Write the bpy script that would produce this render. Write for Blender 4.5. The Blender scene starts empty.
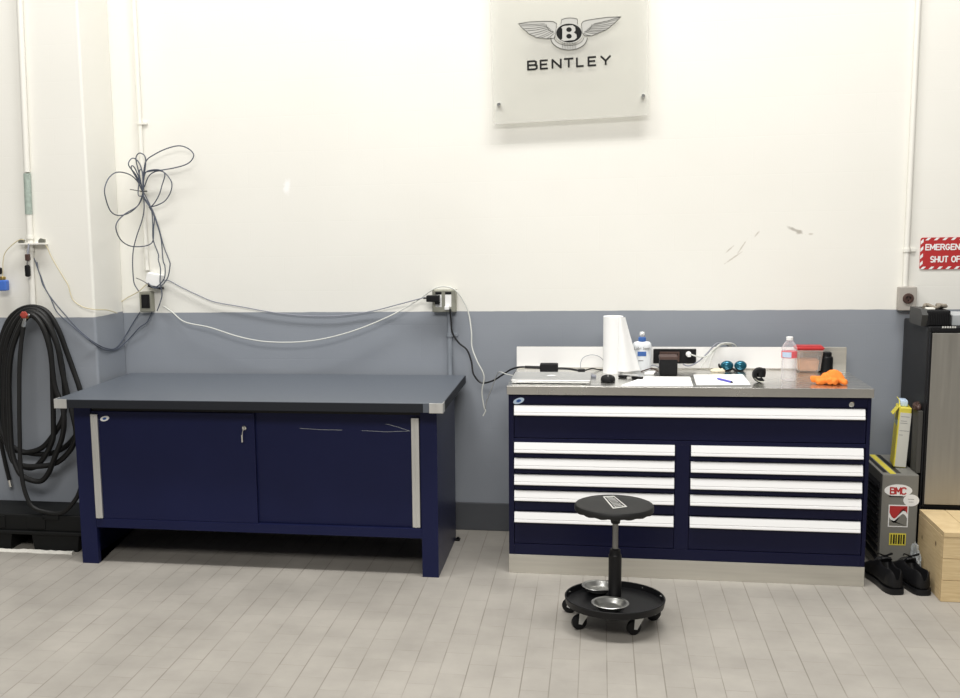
import bpy, bmesh, math, random
from mathutils import Vector, Matrix
from mathutils import noise as mnoise
random.seed(4)
S = bpy.context.scene
C = S.collection
PI = math.pi
V = Vector

# ------------------------------------------------------------------ camera
H = 1.65
F, PX, PY = 1133.875, 371.972, 381.451
yaw, pit, rol = -0.19886982, 0.14616971, -0.02148191
r0 = V((math.cos(yaw), -math.sin(yaw), 0)); f0 = V((math.sin(yaw), math.cos(yaw), 0)); u0 = V((0, 0, 1))
fw = f0 * math.cos(pit) - u0 * math.sin(pit); u1 = u0 * math.cos(pit) + f0 * math.sin(pit)
rt = r0 * math.cos(rol) + u1 * math.sin(rol); up = u1 * math.cos(rol) - r0 * math.sin(rol)
cam = bpy.data.objects.new('camera', bpy.data.cameras.new('camera')); C.objects.link(cam)
cam.matrix_world = Matrix(((rt.x, up.x, -fw.x, 0), (rt.y, up.y, -fw.y, 0), (rt.z, up.z, -fw.z, H), (0, 0, 0, 1)))
cam.data.sensor_width = 36; cam.data.lens = F / 960 * 36
cam.data.shift_x = (480 - PX) / 960; cam.data.shift_y = (PY - 349) / 960
S.camera = cam

def ray(u, v): return rt * ((u - PX) / F) - up * ((v - PY) / F) + fw
def at(u, v, Y):                       # pixel -> point on the vertical plane at distance Y
    r = ray(u, v); t = Y / r.y; return V((r.x * t, Y, H + r.z * t))
def atz(u, v, z):                      # pixel -> point on a level surface
    r = ray(u, v); t = (z - H) / r.z; return V((r.x * t, r.y * t, z))

# ------------------------------------------------------------------ materials
def mat(name, col, rough=.5, metal=0, noise=0, nscale=20, bump=0, bscale=200, spec=.5, coat=0, alpha=1, trans=0, ior=1.45):
    m = bpy.data.materials.new(name); m.use_nodes = True
    N = m.node_tree.nodes; L = m.node_tree.links; p = N['Principled BSDF']
    col = tuple(col) + (1,)
    p.inputs['Base Color'].default_value = col
    p.inputs['Roughness'].default_value = rough; p.inputs['Metallic'].default_value = metal
    p.inputs['Specular IOR Level'].default_value = spec; p.inputs['Coat Weight'].default_value = coat
    p.inputs['Alpha'].default_value = alpha; p.inputs['Transmission Weight'].default_value = trans; p.inputs['IOR'].default_value = ior
    tc = N.new('ShaderNodeTexCoord')
    if noise:
        n = N.new('ShaderNodeTexNoise'); n.inputs['Scale'].default_value = nscale; n.inputs['Detail'].default_value = 5
        L.new(tc.outputs['Object'], n.inputs['Vector'])
        mx = N.new('ShaderNodeMix'); mx.data_type = 'RGBA'
        mx.inputs['A'].default_value = tuple(c * (1 - noise) for c in col[:3]) + (1,)
        mx.inputs['B'].default_value = tuple(min(1, c * (1 + noise)) for c in col[:3]) + (1,)
        L.new(n.outputs['Fac'], mx.inputs['Factor']); L.new(mx.outputs['Result'], p.inputs['Base Color'])
    if bump:
        n2 = N.new('ShaderNodeTexNoise'); n2.inputs['Scale'].default_value = bscale; L.new(tc.outputs['Object'], n2.inputs['Vector'])
        b = N.new('ShaderNodeBump'); b.inputs['Strength'].default_value = bump; b.inputs['Distance'].default_value = .002
        L.new(n2.outputs['Fac'], b.inputs['Height']); L.new(b.outputs['Normal'], p.inputs['Normal'])
    return m

def brushed(name, col, rough, axis, metal=1):
    m = mat(name, col, rough, metal); N = m.node_tree.nodes; L = m.node_tree.links; p = N['Principled BSDF']
    tc = N.new('ShaderNodeTexCoord'); mp = N.new('ShaderNodeMapping'); mp.inputs['Scale'].default_value = axis
    n = N.new('ShaderNodeTexNoise'); n.inputs['Scale'].default_value = 1; n.inputs['Detail'].default_value = 4
    L.new(tc.outputs['Object'], mp.inputs['Vector']); L.new(mp.outputs['Vector'], n.inputs['Vector'])
    r = N.new('ShaderNodeMapRange'); r.inputs['To Min'].default_value = rough - .1; r.inputs['To Max'].default_value = rough + .12
    L.new(n.outputs['Fac'], r.inputs['Value']); L.new(r.outputs['Result'], p.inputs['Roughness'])
    mx = N.new('ShaderNodeMix'); mx.data_type = 'RGBA'
    mx.inputs['A'].default_value = tuple(c * .85 for c in col) + (1,); mx.inputs['B'].default_value = tuple(min(1, c * 1.12) for c in col) + (1,)
    L.new(n.outputs['Fac'], mx.inputs['Factor']); L.new(mx.outputs['Result'], p.inputs['Base Color'])
    return m

ZB, ZBB, W, PF, PXR = 1.1495, .148, 5.772, 5.415, -2.532      # paint line, baseboard top, wall, pilaster front and side

def wall_mat(scuffs=(), zb=ZB):
    m = bpy.data.materials.new('painted_block_wall'); m.use_nodes = True
    N = m.node_tree.nodes; L = m.node_tree.links; p = N['Principled BSDF']; p.inputs['Roughness'].default_value = .55
    tc = N.new('ShaderNodeTexCoord'); sp = N.new('ShaderNodeSeparateXYZ'); L.new(tc.outputs['Object'], sp.inputs[0])
    def fac(src, a, b):
        r = N.new('ShaderNodeMapRange'); r.inputs['From Min'].default_value = a; r.inputs['From Max'].default_value = b
        L.new(src, r.inputs['Value']); return r.outputs['Result']
    def mix(f, a, b):
        x = N.new('ShaderNodeMix'); x.data_type = 'RGBA'
        for s, k in ((a, 'A'), (b, 'B')):
            if isinstance(s, tuple): x.inputs[k].default_value = s + (1,)
            else: L.new(s, x.inputs[k])
        if isinstance(f, float): x.inputs['Factor'].default_value = f
        else: L.new(f, x.inputs['Factor'])
        return x.outputs['Result']
    n = N.new('ShaderNodeTexNoise'); n.inputs['Scale'].default_value = 2.2; n.inputs['Detail'].default_value = 6; L.new(tc.outputs['Object'], n.inputs['Vector'])
    grey = mix(n.outputs['Fac'], (.245, .268, .305), (.30, .322, .36))
    cream = mix(n.outputs['Fac'], (.80, .785, .725), (.85, .838, .785))
    wn = N.new('ShaderNodeTexNoise'); wn.inputs['Scale'].default_value = 9; L.new(tc.outputs['Object'], wn.inputs['Vector'])
    wob = N.new('ShaderNodeMath'); wob.operation = 'MULTIPLY_ADD'; wob.inputs[1].default_value = .006; L.new(wn.outputs['Fac'], wob.inputs[0]); L.new(sp.outputs['Z'], wob.inputs[2])
    col = mix(fac(wob.outputs[0], zb + .0015, zb + .0045), grey, cream)
    for (x, z, ang, lx, lz, c) in scuffs:
        mp = N.new('ShaderNodeMapping'); mp.vector_type = 'TEXTURE'
        mp.inputs['Location'].default_value = (x, W, z); mp.inputs['Rotation'].default_value = (0, -ang, 0); mp.inputs['Scale'].default_value = (lx, 1, lz)
        L.new(tc.outputs['Object'], mp.inputs['Vector'])
        ln = N.new('ShaderNodeVectorMath'); ln.operation = 'LENGTH'; L.new(mp.outputs['Vector'], ln.inputs[0])
        n3 = N.new('ShaderNodeTexNoise'); n3.inputs['Scale'].default_value = 60; L.new(tc.outputs['Object'], n3.inputs['Vector'])
        ad = N.new('ShaderNodeMath'); ad.operation = 'ADD'; L.new(ln.outputs['Value'], ad.inputs[0]); L.new(n3.outputs['Fac'], ad.inputs[1])
        f = fac(ad.outputs[0], 1.55, .9); col = mix(f, col, c)
    L.new(col, p.inputs['Base Color'])
    bk = N.new('ShaderNodeTexNoise'); bk.inputs['Scale'].default_value = 130; L.new(tc.outputs['Object'], bk.inputs['Vector'])
    # faint courses of the block wall under the paint
    mp = N.new('ShaderNodeMapping'); mp.inputs['Rotation'].default_value = (PI / 2, 0, 0); L.new(tc.outputs['Object'], mp.inputs['Vector'])
    br = N.new('ShaderNodeTexBrick'); br.inputs['Scale'].default_value = 1; br.inputs['Brick Width'].default_value = .36; br.inputs['Row Height'].default_value = .18
    br.inputs['Mortar Size'].default_value = .004; br.inputs['Mortar Smooth'].default_value = 1; L.new(mp.outputs['Vector'], br.inputs['Vector'])
    b1 = N.new('ShaderNodeBump'); b1.inputs['Strength'].default_value = .07; b1.inputs['Distance'].default_value = .003; b1.invert = True; L.new(br.outputs['Fac'], b1.inputs['Height'])
    b = N.new('ShaderNodeBump'); b.inputs['Strength'].default_value = .1; b.inputs['Distance'].default_value = .002
    L.new(bk.outputs['Fac'], b.inputs['Height']); L.new(b1.outputs['Normal'], b.inputs['Normal']); L.new(b.outputs['Normal'], p.inputs['Normal'])
    return m

def floor_mat():
    m = bpy.data.materials.new('floor_tile'); m.use_nodes = True
    N = m.node_tree.nodes; L = m.node_tree.links; p = N['Principled BSDF']
    tc = N.new('ShaderNodeTexCoord'); mp = N.new('ShaderNodeMapping')
    # rows run away from the camera: texture x = world Y, texture y = world X
    sp = N.new('ShaderNodeSeparateXYZ'); L.new(tc.outputs['Object'], sp.inputs[0])
    cx = N.new('ShaderNodeCombineXYZ')
    a = N.new('ShaderNodeMath'); a.inputs[1].default_value = 4.125 ; L.new(sp.outputs['Y'], a.inputs[0])
    b = N.new('ShaderNodeMath'); b.inputs[1].default_value = 60 * .0996 - 1.1355 ; L.new(sp.outputs['X'], b.inputs[0])
    L.new(a.outputs[0], cx.inputs['X']); L.new(b.outputs[0], cx.inputs['Y'])
    br = N.new('ShaderNodeTexBrick'); br.inputs['Scale'].default_value = 1
    br.inputs['Brick Width'].default_value = .2; br.inputs['Row Height'].default_value = .0996
    br.inputs['Mortar Size'].default_value = .0016; br.inputs['Mortar Smooth'].default_value = .6; br.offset = .5; br.inputs['Bias'].default_value = 0
    br.inputs['Color1'].default_value = (.335, .312, .278, 1); br.inputs['Color2'].default_value = (.362, .338, .302, 1); br.inputs['Mortar'].default_value = (.25, .23, .195, 1)
    L.new(cx.outputs[0], br.inputs['Vector'])
    # long joints are dark, many cross joints have filled in and hardly show
    n = N.new('ShaderNodeTexNoise'); n.inputs['Scale'].default_value = 2.6; n.inputs['Detail'].default_value = 7; n.inputs['Roughness'].default_value = .62; L.new(tc.outputs['Object'], n.inputs['Vector'])
    n2 = N.new('ShaderNodeTexNoise'); n2.inputs['Scale'].default_value = 5; n2.inputs['Detail'].default_value = 2; L.new(tc.outputs['Object'], n2.inputs['Vector'])
    r2 = N.new('ShaderNodeMapRange'); r2.inputs['From Min'].default_value = .35; r2.inputs['From Max'].default_value = .62; r2.inputs['To Min'].default_value = .75; r2.inputs['To Max'].default_value = 0
    L.new(n2.outputs['Fac'], r2.inputs['Value'])
    fill = N.new('ShaderNodeMix'); fill.data_type = 'RGBA'; fill.inputs['B'].default_value = (.348, .325, .29, 1); L.new(r2.outputs['Result'], fill.inputs['Factor']); L.new(br.outputs['Color'], fill.inputs['A'])
    rr = N.new('ShaderNodeMapRange'); rr.inputs['From Min'].default_value = .3; rr.inputs['From Max'].default_value = .7; rr.inputs['To Min'].default_value = .84; rr.inputs['To Max'].default_value = 1.12; L.new(n.outputs['Fac'], rr.inputs['Value'])
    mul = N.new('ShaderNodeVectorMath'); mul.operation = 'SCALE'; L.new(fill.outputs['Result'], mul.inputs[0]); L.new(rr.outputs['Result'], mul.inputs['Scale'])
    L.new(mul.outputs['Vector'], p.inputs['Base Color'])
    fr = N.new('ShaderNodeMath'); fr.operation = 'DIVIDE'; fr.inputs[1].default_value = .0996; L.new(b.outputs[0], fr.inputs[0])
    f2 = N.new('ShaderNodeMath'); f2.operation = 'PINGPONG'; f2.inputs[1].default_value = .5; L.new(fr.outputs[0], f2.inputs[0])
    f3 = N.new('ShaderNodeMapRange'); f3.inputs['From Min'].default_value = .012; f3.inputs['From Max'].default_value = .030; f3.inputs['To Min'].default_value = .55; f3.inputs['To Max'].default_value = 0; L.new(f2.outputs[0], f3.inputs['Value'])
    n5 = N.new('ShaderNodeTexNoise'); n5.inputs['Scale'].default_value = 3.5; L.new(tc.outputs['Object'], n5.inputs['Vector'])
    n6 = N.new('ShaderNodeMapRange'); n6.inputs['From Min'].default_value = .38; n6.inputs['From Max'].default_value = .6; n6.inputs['To Min'].default_value = .12; L.new(n5.outputs['Fac'], n6.inputs['Value'])
    f4 = N.new('ShaderNodeMath'); f4.operation = 'MULTIPLY'; L.new(f3.outputs['Result'], f4.inputs[0]); L.new(n6.outputs['Result'], f4.inputs[1])
    lj = N.new('ShaderNodeMix'); lj.data_type = 'RGBA'; lj.inputs['B'].default_value = (.17, .15, .125, 1); L.new(f4.outputs[0], lj.inputs['Factor']); L.new(mul.outputs['Vector'], lj.inputs['A']); L.new(lj.outputs['Result'], p.inputs['Base Color'])
    p.inputs['Roughness'].default_value = .5; p.inputs['Specular IOR Level'].default_value = .35
    bp = N.new('ShaderNodeBump'); bp.inputs['Strength'].default_value = .35; bp.inputs['Distance'].default_value = .002; bp.invert = True
    L.new(br.outputs['Fac'], bp.inputs['Height']); L.new(bp.outputs['Normal'], p.inputs['Normal'])
    return m

def wood_mat(name, c1, c2):
    m = mat(name, c1, .6); N = m.node_tree.nodes; L = m.node_tree.links; p = N['Principled BSDF']
    tc = N.new('ShaderNodeTexCoord'); mp = N.new('ShaderNodeMapping'); mp.inputs['Scale'].default_value = (5, 5, 55); L.new(tc.outputs['Object'], mp.inputs['Vector'])
    n = N.new('ShaderNodeTexNoise'); n.inputs['Scale'].default_value = 2; n.inputs['Detail'].default_value = 6; n.inputs['Distortion'].default_value = .8; L.new(mp.outputs['Vector'], n.inputs['Vector'])
    k = N.new('ShaderNodeTexVoronoi'); k.inputs['Scale'].default_value = 11; L.new(tc.outputs['Object'], k.inputs['Vector'])
    r = N.new('ShaderNodeMapRange'); r.inputs['From Min'].default_value = .08; r.inputs['From Max'].default_value = .16; L.new(k.outputs['Distance'], r.inputs['Value'])
    mx = N.new('ShaderNodeMix'); mx.data_type = 'RGBA'; mx.inputs['A'].default_value = c1 + (1,); mx.inputs['B'].default_value = c2 + (1,); L.new(n.outputs['Fac'], mx.inputs['Factor'])
    m2 = N.new('ShaderNodeMix'); m2.data_type = 'RGBA'; m2.inputs['A'].default_value = (.16, .09, .04, 1); L.new(r.outputs['Result'], m2.inputs['Factor']); L.new(mx.outputs['Result'], m2.inputs['B'])
    L.new(m2.outputs['Result'], p.inputs['Base Color'])
    return m

M = {}
M['navy'] = mat('navy_powder_coat', (.0095, .0125, .052), .34, noise=.12, nscale=5, bump=.06, bscale=600, spec=.22)
M['navy_dark'] = mat('navy_enamel', (.0065, .0075, .031), .32, noise=.12, nscale=5, bump=.06, bscale=600, spec=.22)
M['mat_top'] = mat('slate_laminate', (.095, .108, .130), .36, noise=.12, nscale=40, bump=.08, bscale=500)
M['mat_edge'] = mat('black_rubber_edge', (.014, .016, .021), .55, spec=.3)
M['steel'] = brushed('brushed_steel', (.72, .70, .64), .40, (3, 60, 60))
M['steel_top'] = brushed('steel_worktop', (.66, .65, .62), .24, (3, 70, 3))
M['alu'] = brushed('satin_aluminium', (.72, .72, .70), .38, (40, 40, 3), metal=.75)
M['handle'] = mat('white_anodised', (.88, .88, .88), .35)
M['chrome'] = mat('chrome', (.75, .75, .73), .15, 1)
M['zinc'] = mat('bright_zinc', (.72, .72, .70), .35, .2)
M['dish_steel'] = mat('dish_steel', (.42, .42, .40), .33, .9)
M['white'] = mat('white_plastic', (.85, .85, .84), .4)
M['splash'] = mat('white_splash', (.88, .87, .85), .3)
M['paper'] = mat('paper', (.90, .90, .89), .8, bump=.1, bscale=120)
M['black'] = mat('black_plastic', (.008, .008, .009), .4, spec=.3)
M['black_matte'] = mat('black_matte', (.010, .010, .011), .65, noise=.2, nscale=30, spec=.25)
M['fridge_side'] = mat('fridge_side', (.020, .020, .021), .5, bump=.1, bscale=400, spec=.3)
M['rubber'] = mat('black_hose', (.009, .009, .009), .5, noise=.25, nscale=60, spec=.35)
M['vinyl'] = mat('black_vinyl', (.014, .014, .014), .5, bump=.08, bscale=300, spec=.35)
M['grey_paint'] = mat('grey_cabinet_paint', (.20, .195, .175), .5, noise=.06, nscale=12)
M['grey_wall_paint'] = mat('conduit_grey', (.265, .29, .325), .5)
M['cream_paint'] = mat('conduit_cream', (.82, .805, .745), .5)
M['green_paint'] = mat('worn_green_paint', (.36, .43, .38), .6, noise=.4, nscale=50)
M['box_steel'] = brushed('galvanised', (.42, .42, .36), .45, (20, 20, 20))
M['red'] = mat('red', (.46, .03, .032), .4)
M['red_valve'] = mat('red_valve', (.36, .055, .04), .5)
M['blue'] = mat('blue', (.06, .16, .55), .4)
M['brass'] = mat('brass', (.55, .40, .14), .35, 1)
M['cable_dark'] = mat('cable_slate', (.075, .088, .12), .5)
M['cable_grey'] = mat('cable_grey', (.25, .26, .30), .5)
M['cable_white'] = mat('cable_white', (.62, .63, .59), .45)
M['cable_black'] = mat('cable_black', (.014, .014, .015), .4)
M['cable_yellow'] = mat('cable_ivory', (.62, .55, .36), .5)
M['silver'] = mat('laptop_aluminium', (.62, .62, .61), .35, .8)
M['silver_dark'] = mat('laptop_gap', (.05, .05, .05), .5)
M['orange'] = mat('orange_knit', (.95, .24, .03), .75, noise=.15, nscale=90, bump=.3, bscale=350)
M['yellow'] = mat('yellow_card', (.70, .60, .07), .5, noise=.1, nscale=20)
M['tan'] = mat('tan_food', (.66, .36, .18), .7, noise=.3, nscale=40)
M['brown'] = mat('dark_brown', (.07, .038, .03), .5, noise=.2, nscale=30)
M['ink'] = mat('dark_print', (.012, .012, .012), .7, spec=.2)
M['grey_ink'] = mat('grey_print', (.24, .24, .235), .5)
M['line_ink'] = mat('line_print', (.06, .06, .058), .7, spec=.2)
M['emblem_fill'] = mat('emblem_silver', (.47, .465, .435), .5)
M['light_ink'] = mat('silver_print', (.58, .58, .55), .5)
M['pen'] = mat('blue_pen', (.09, .08, .55), .35)
M['teal'] = mat('mirrored_teal', (.015, .11, .165), .14, .5)
M['wood'] = wood_mat('pine', (.50, .35, .17), (.80, .64, .38))
M['cloth_white'] = mat('grey_white_cloth', (.72, .70, .64), .9, noise=.12, nscale=60)
M['shoe'] = mat('black_leather', (.007, .007, .008), .5, bump=.15, bscale=150, spec=.3)
M['tray'] = mat('black_pallet_plastic', (.007, .0075, .0075), .55, noise=.2, nscale=20, spec=.25)
M['lotion'] = mat('lotion_white', (.84, .87, .90), .35)
M['label_blue'] = mat('label_blue', (.05, .14, .42), .4)
M['pale_blue'] = mat('pale_blue', (.55, .68, .85), .4)

def glassy(name, col, opac, rough=.1, tint=None):
    """thin clear plastic: mostly see-through with a glossy skin"""
    m = bpy.data.materials.new(name); m.use_nodes = True; N = m.node_tree.nodes; L = m.node_tree.links; N.clear()
    o = N.new('ShaderNodeOutputMaterial'); t = N.new('ShaderNodeBsdfTransparent'); t.inputs[0].default_value = tuple(tint or col) + (1,)
    p = N.new('ShaderNodeBsdfPrincipled'); p.inputs['Base Color'].default_value = tuple(col) + (1,); p.inputs['Roughness'].default_value = rough
    lw = N.new('ShaderNodeLayerWeight'); lw.inputs['Blend'].default_value = .35
    r = N.new('ShaderNodeMapRange'); r.inputs['To Min'].default_value = opac; r.inputs['To Max'].default_value = min(1, opac + .5); L.new(lw.outputs['Facing'], r.inputs['Value'])
    mx = N.new('ShaderNodeMixShader'); L.new(r.outputs['Result'], mx.inputs[0]); L.new(t.outputs[0], mx.inputs[1]); L.new(p.outputs[0], mx.inputs[2]); L.new(mx.outputs[0], o.inputs[0])
    return m
M['clear'] = glassy('clear_plastic', (.95, .95, .97), .10, .08, (.985, .985, .99))
M['clear_red'] = glassy('red_label_film', (.95, .22, .25), .6)
M['milky'] = glassy('milky_plastic', (.93, .88, .84), .22, .3)
M['frost'] = glassy('frosted_acrylic', (.84, .835, .80), .26, .4, (.97, .97, .955))
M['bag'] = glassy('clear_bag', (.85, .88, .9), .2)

# ------------------------------------------------------------------ shape helpers
def new(): return bmesh.new()
def merge(bm, b2):
    me = bpy.data.meshes.new('tmp'); b2.to_mesh(me); b2.free(); bm.from_mesh(me); bpy.data.meshes.remove(me)
def box(bm, x0, x1, y0, y1, z0, z1, bev=0, seg=2, mtx=None):
    b = bmesh.new(); bmesh.ops.create_cube(b, size=1)
    for v in b.verts: v.co = V((x0 + (v.co.x + .5) * (x1 - x0), y0 + (v.co.y + .5) * (y1 - y0), z0 + (v.co.z + .5) * (z1 - z0)))
    if bev: bmesh.ops.bevel(b, geom=list(b.edges), offset=bev, segments=seg, affect='EDGES', profile=.5)
    if mtx: b.transform(mtx)
    merge(bm, b); return bm
def catmull(pts, n=6, closed=False):
    pts = [V(p) for p in pts]; out = []; N = len(pts)
    rng = N if closed else N - 1
    for i in range(rng):
        if closed: a, b, c, d = pts[i - 1], pts[i], pts[(i + 1) % N], pts[(i + 2) % N]
        else: a, b, c, d = pts[max(i - 1, 0)], pts[i], pts[i + 1], pts[min(i + 2, N - 1)]
        for k in range(n):
            t = k / n
            out.append(.5 * ((2 * b) + (c - a) * t + (2 * a - 5 * b + 4 * c - d) * t * t + (3 * b - a - 3 * c + d) * t ** 3))
    if not closed: out.append(pts[-1])
    return out
def tube(bm, pts, rad, sides=8, smooth=6, closed=False, caps=True):
    p = catmull(pts, smooth, closed) if smooth > 1 else [V(q) for q in pts]
    n = len(p); rings = []; nrm = None
    for i in range(n):
        if closed: t = (p[(i + 1) % n] - p[i - 1])
        else: t = p[min(i + 1, n - 1)] - p[max(i - 1, 0)]
        if t.length < 1e-9: t = V((0, 0, 1))
        t.normalize()
        if nrm is None:
            nrm = t.orthogonal().normalized()
        nrm = (nrm - t * nrm.dot(t))
        if nrm.length < 1e-6: nrm = t.orthogonal()
        nrm.normalize(); bi = t.cross(nrm)
        r = rad(i / max(1, n - 1)) if callable(rad) else rad
        rings.append([bm.verts.new(p[i] + nrm * (r * math.cos(2 * PI * k / sides)) + bi * (r * math.sin(2 * PI * k / sides))) for k in range(sides)])
    for i in range(n if closed else n - 1):
        a, b = rings[i], rings[(i + 1) % n]
        for k in range(sides): bm.faces.new((a[k], a[(k + 1) % sides], b[(k + 1) % sides], b[k]))
    if caps and not closed:
        bm.faces.new(rings[0][::-1]); bm.faces.new(rings[-1])
    return bm
def lathe(bm, c, prof, n=28, sx=1, sy=1, mtx=None):
    b = bmesh.new(); rings = []
    for r, z in prof:
        rings.append([b.verts.new((max(r, 1e-5) * sx * math.cos(2 * PI * k / n), max(r, 1e-5) * sy * math.sin(2 * PI * k / n), z)) for k in range(n)])
    for a, d in zip(rings, rings[1:]):
        for k in range(n): b.faces.new((a[k], a[(k + 1) % n], d[(k + 1) % n], d[k]))
    if prof[0][0] > 1e-4: b.faces.new(rings[0][::-1])
    if prof[-1][0] > 1e-4: b.faces.new(rings[-1])
    bmesh.ops.remove_doubles(b, verts=list(b.verts), dist=1e-6)
    if mtx: b.transform(mtx)
    b.transform(Matrix.Translation(V(c))); merge(bm, b); return bm
def cyl(bm, a, b_, r, n=16, bev=0):
    a = V(a); b_ = V(b_); d = b_ - a; h = d.length
    q = d.to_track_quat('Z', 'Y').to_matrix().to_4x4()
    prof = [(r - bev, 0), (r, bev), (r, h - bev), (r - bev, h)] if bev else [(r, 0), (r, h)]
    return lathe(bm, a, prof, n, mtx=q)
def prism(bm, pts, o, ux, uy, depth):
    """polygon pts (2-D) in the plane o,ux,uy, thickened by the vector depth"""
    b = bmesh.new(); o = V(o); ux = V(ux); uy = V(uy); d = V(depth)
    a = [b.verts.new(o + ux * x + uy * y) for x, y in pts]; c = [b.verts.new(v.co + d) for v in a]
    n = len(a); b.faces.new(a); b.faces.new(c[::-1])
    for i in range(n): b.faces.new((a[i], c[i], c[(i + 1) % n], a[(i + 1) % n]))
    bmesh.ops.triangulate(b, faces=[f for f in b.faces if len(f.verts) > 4])
    bmesh.ops.recalc_face_normals(b, faces=list(b.faces)); merge(bm, b); return bm
STEP = [0]
def ribbon(bm, pts, w, y, t=.0008):
    """flat printed stroke of width w through x,z points on the plane at y"""
    for (x0, z0), (x1, z1) in zip(pts, pts[1:]):
        STEP[0] = (STEP[0] + 1) % 11; tt = t + STEP[0] * .00005     # crossing strokes never share a face plane
        d = V((x1 - x0, 0, z1 - z0)); L_ = d.length
        if L_ < 1e-6: continue
        d.normalize(); q = V((-d.z, 0, d.x))
        prism(bm, [(-w * .3, -w / 2), (L_ + w * .3, -w / 2), (L_ + w * .3, w / 2), (-w * .3, w / 2)], (x0, y, z0), d, q, (0, -tt, 0))
    return bm
def text(bm, s, o, ux, uy, width, height, depth=.0006, off=0, shear=0):
    cu = bpy.data.curves.new('tmp', 'FONT'); cu.body = s; cu.offset = off; cu.extrude = 0; cu.resolution_u = 4; cu.shear = shear
    ob = bpy.data.objects.new('tmp', cu); C.objects.link(ob); bpy.context.view_layer.update()
    me = bpy.data.meshes.new_from_object(ob.evaluated_get(bpy.context.evaluated_depsgraph_get()))
    bpy.data.objects.remove(ob); bpy.data.curves.remove(cu)
    b = bmesh.new(); b.from_mesh(me); bpy.data.meshes.remove(me)
    xs = [v.co.x for v in b.verts]; ys = [v.co.y for v in b.verts]; x0, x1, y0, y1 = min(xs), max(xs), min(ys), max(ys)
    o = V(o); ux = V(ux); uy = V(uy); nn = ux.cross(uy)
    r = bmesh.ops.extrude_face_region(b, geom=list(b.faces))
    for e in r['geom']:
        if isinstance(e, bmesh.types.BMVert): e.co.z = 1
    for v in b.verts: v.co = o + ux * ((v.co.x - x0) / (x1 - x0) * width) + uy * ((v.co.y - y0) / (y1 - y0) * height) + nn * (v.co.z * depth)
    merge(bm, b); return bm

def finish(name, bm, m, parent=None, off=V((0, 0, 0)), ang=.6, smooth=True):
    bmesh.ops.recalc_face_normals(bm, faces=list(bm.faces))
    if off.length: bmesh.ops.translate(bm, verts=list(bm.verts), vec=-off)
    me = bpy.data.meshes.new(name); bm.to_mesh(me); bm.free()
    me.materials.append(M[m] if isinstance(m, str) else m)
    if smooth:
        me.polygons.foreach_set('use_smooth', [True] * len(me.polygons)); me.set_sharp_from_angle(angle=ang)
    o = bpy.data.objects.new(name, me); C.objects.link(o)
    if smooth:
        wn = o.modifiers.new('weighted_normals', 'WEIGHTED_NORMAL'); wn.keep_sharp = True; wn.weight = 100
    if parent: o.parent = parent
    else: o.location = off
    return o
def tag(o, label=None, cat=None, group=None, kind=None):
    if label: o['label'] = label
    if cat: o['category'] = cat
    if group: o['group'] = group
    if kind: o['kind'] = kind
    return o
class Thing:
    def __init__(s, name, label, cat, loc, group=None):
        s.o = bpy.data.objects.new(name, None); C.objects.link(s.o); s.o.location = V(loc); s.o.empty_display_size = .05
        s.off = V(loc); tag(s.o, label, cat, group)
    def part(s, name, bm, m, parent=None, label=None, **k):
        o = finish(name, bm, m, parent or s.o, s.off, **k); tag(o, label); return o
def single(name, bm, m, label, cat, loc, group=None, **k):
    o = finish(name, bm, m, None, V(loc), **k); return tag(o, label, cat, group)
def struct(name, bm, m):
    o = finish(name, bm, m, smooth=False); o['kind'] = 'structure'; return o

# ------------------------------------------------------------------ the setting
struct('floor', box(new(), -6, 5, -3, 6, -.1, 0), floor_mat())
sc_ = (.60, .565, .50)
def scuff(u, v, ang, l, w, c=sc_):
    p = at(u, v, W); return (p.x, p.z, ang, l, w, c)
scuffs = [scuff(733, 258, .62, .055, .0045), scuff(742, 247, 1.0, .045, .0045), scuff(730, 249, .75, .028, .0045), scuff(795, 230, -.42, .045, .009, (.48, .45, .40)),
          scuff(799, 232, .2, .018, .012, (.46, .43, .38)), scuff(757, 234, .9, .02, .005), scuff(287, 187, 1.4, .05, .022, (.93, .92, .90)), scuff(811, 234, 0, .012, .006)]
struct('wall_back', box(new(), -3.6, 4, W, W + .15, -.1, 4.2), wall_mat(scuffs))
bm = new(); box(bm, -4.6, PXR, PF, W, -.1, 4.2, .012, 3)
struct('wall_left', bm, wall_mat(zb=ZB + .009))
m_base = mat('baseboard_charcoal', (.075, .08, .09), .5, noise=.1, nscale=8)
struct('baseboard_back', box(new(), PXR, 4, W - .012, W, 0, ZBB, .003), m_base)
struct('baseboard_left', box(new(), -4.6, PXR, PF - .012, PF, 0, ZBB, .003), m_base)

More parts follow.
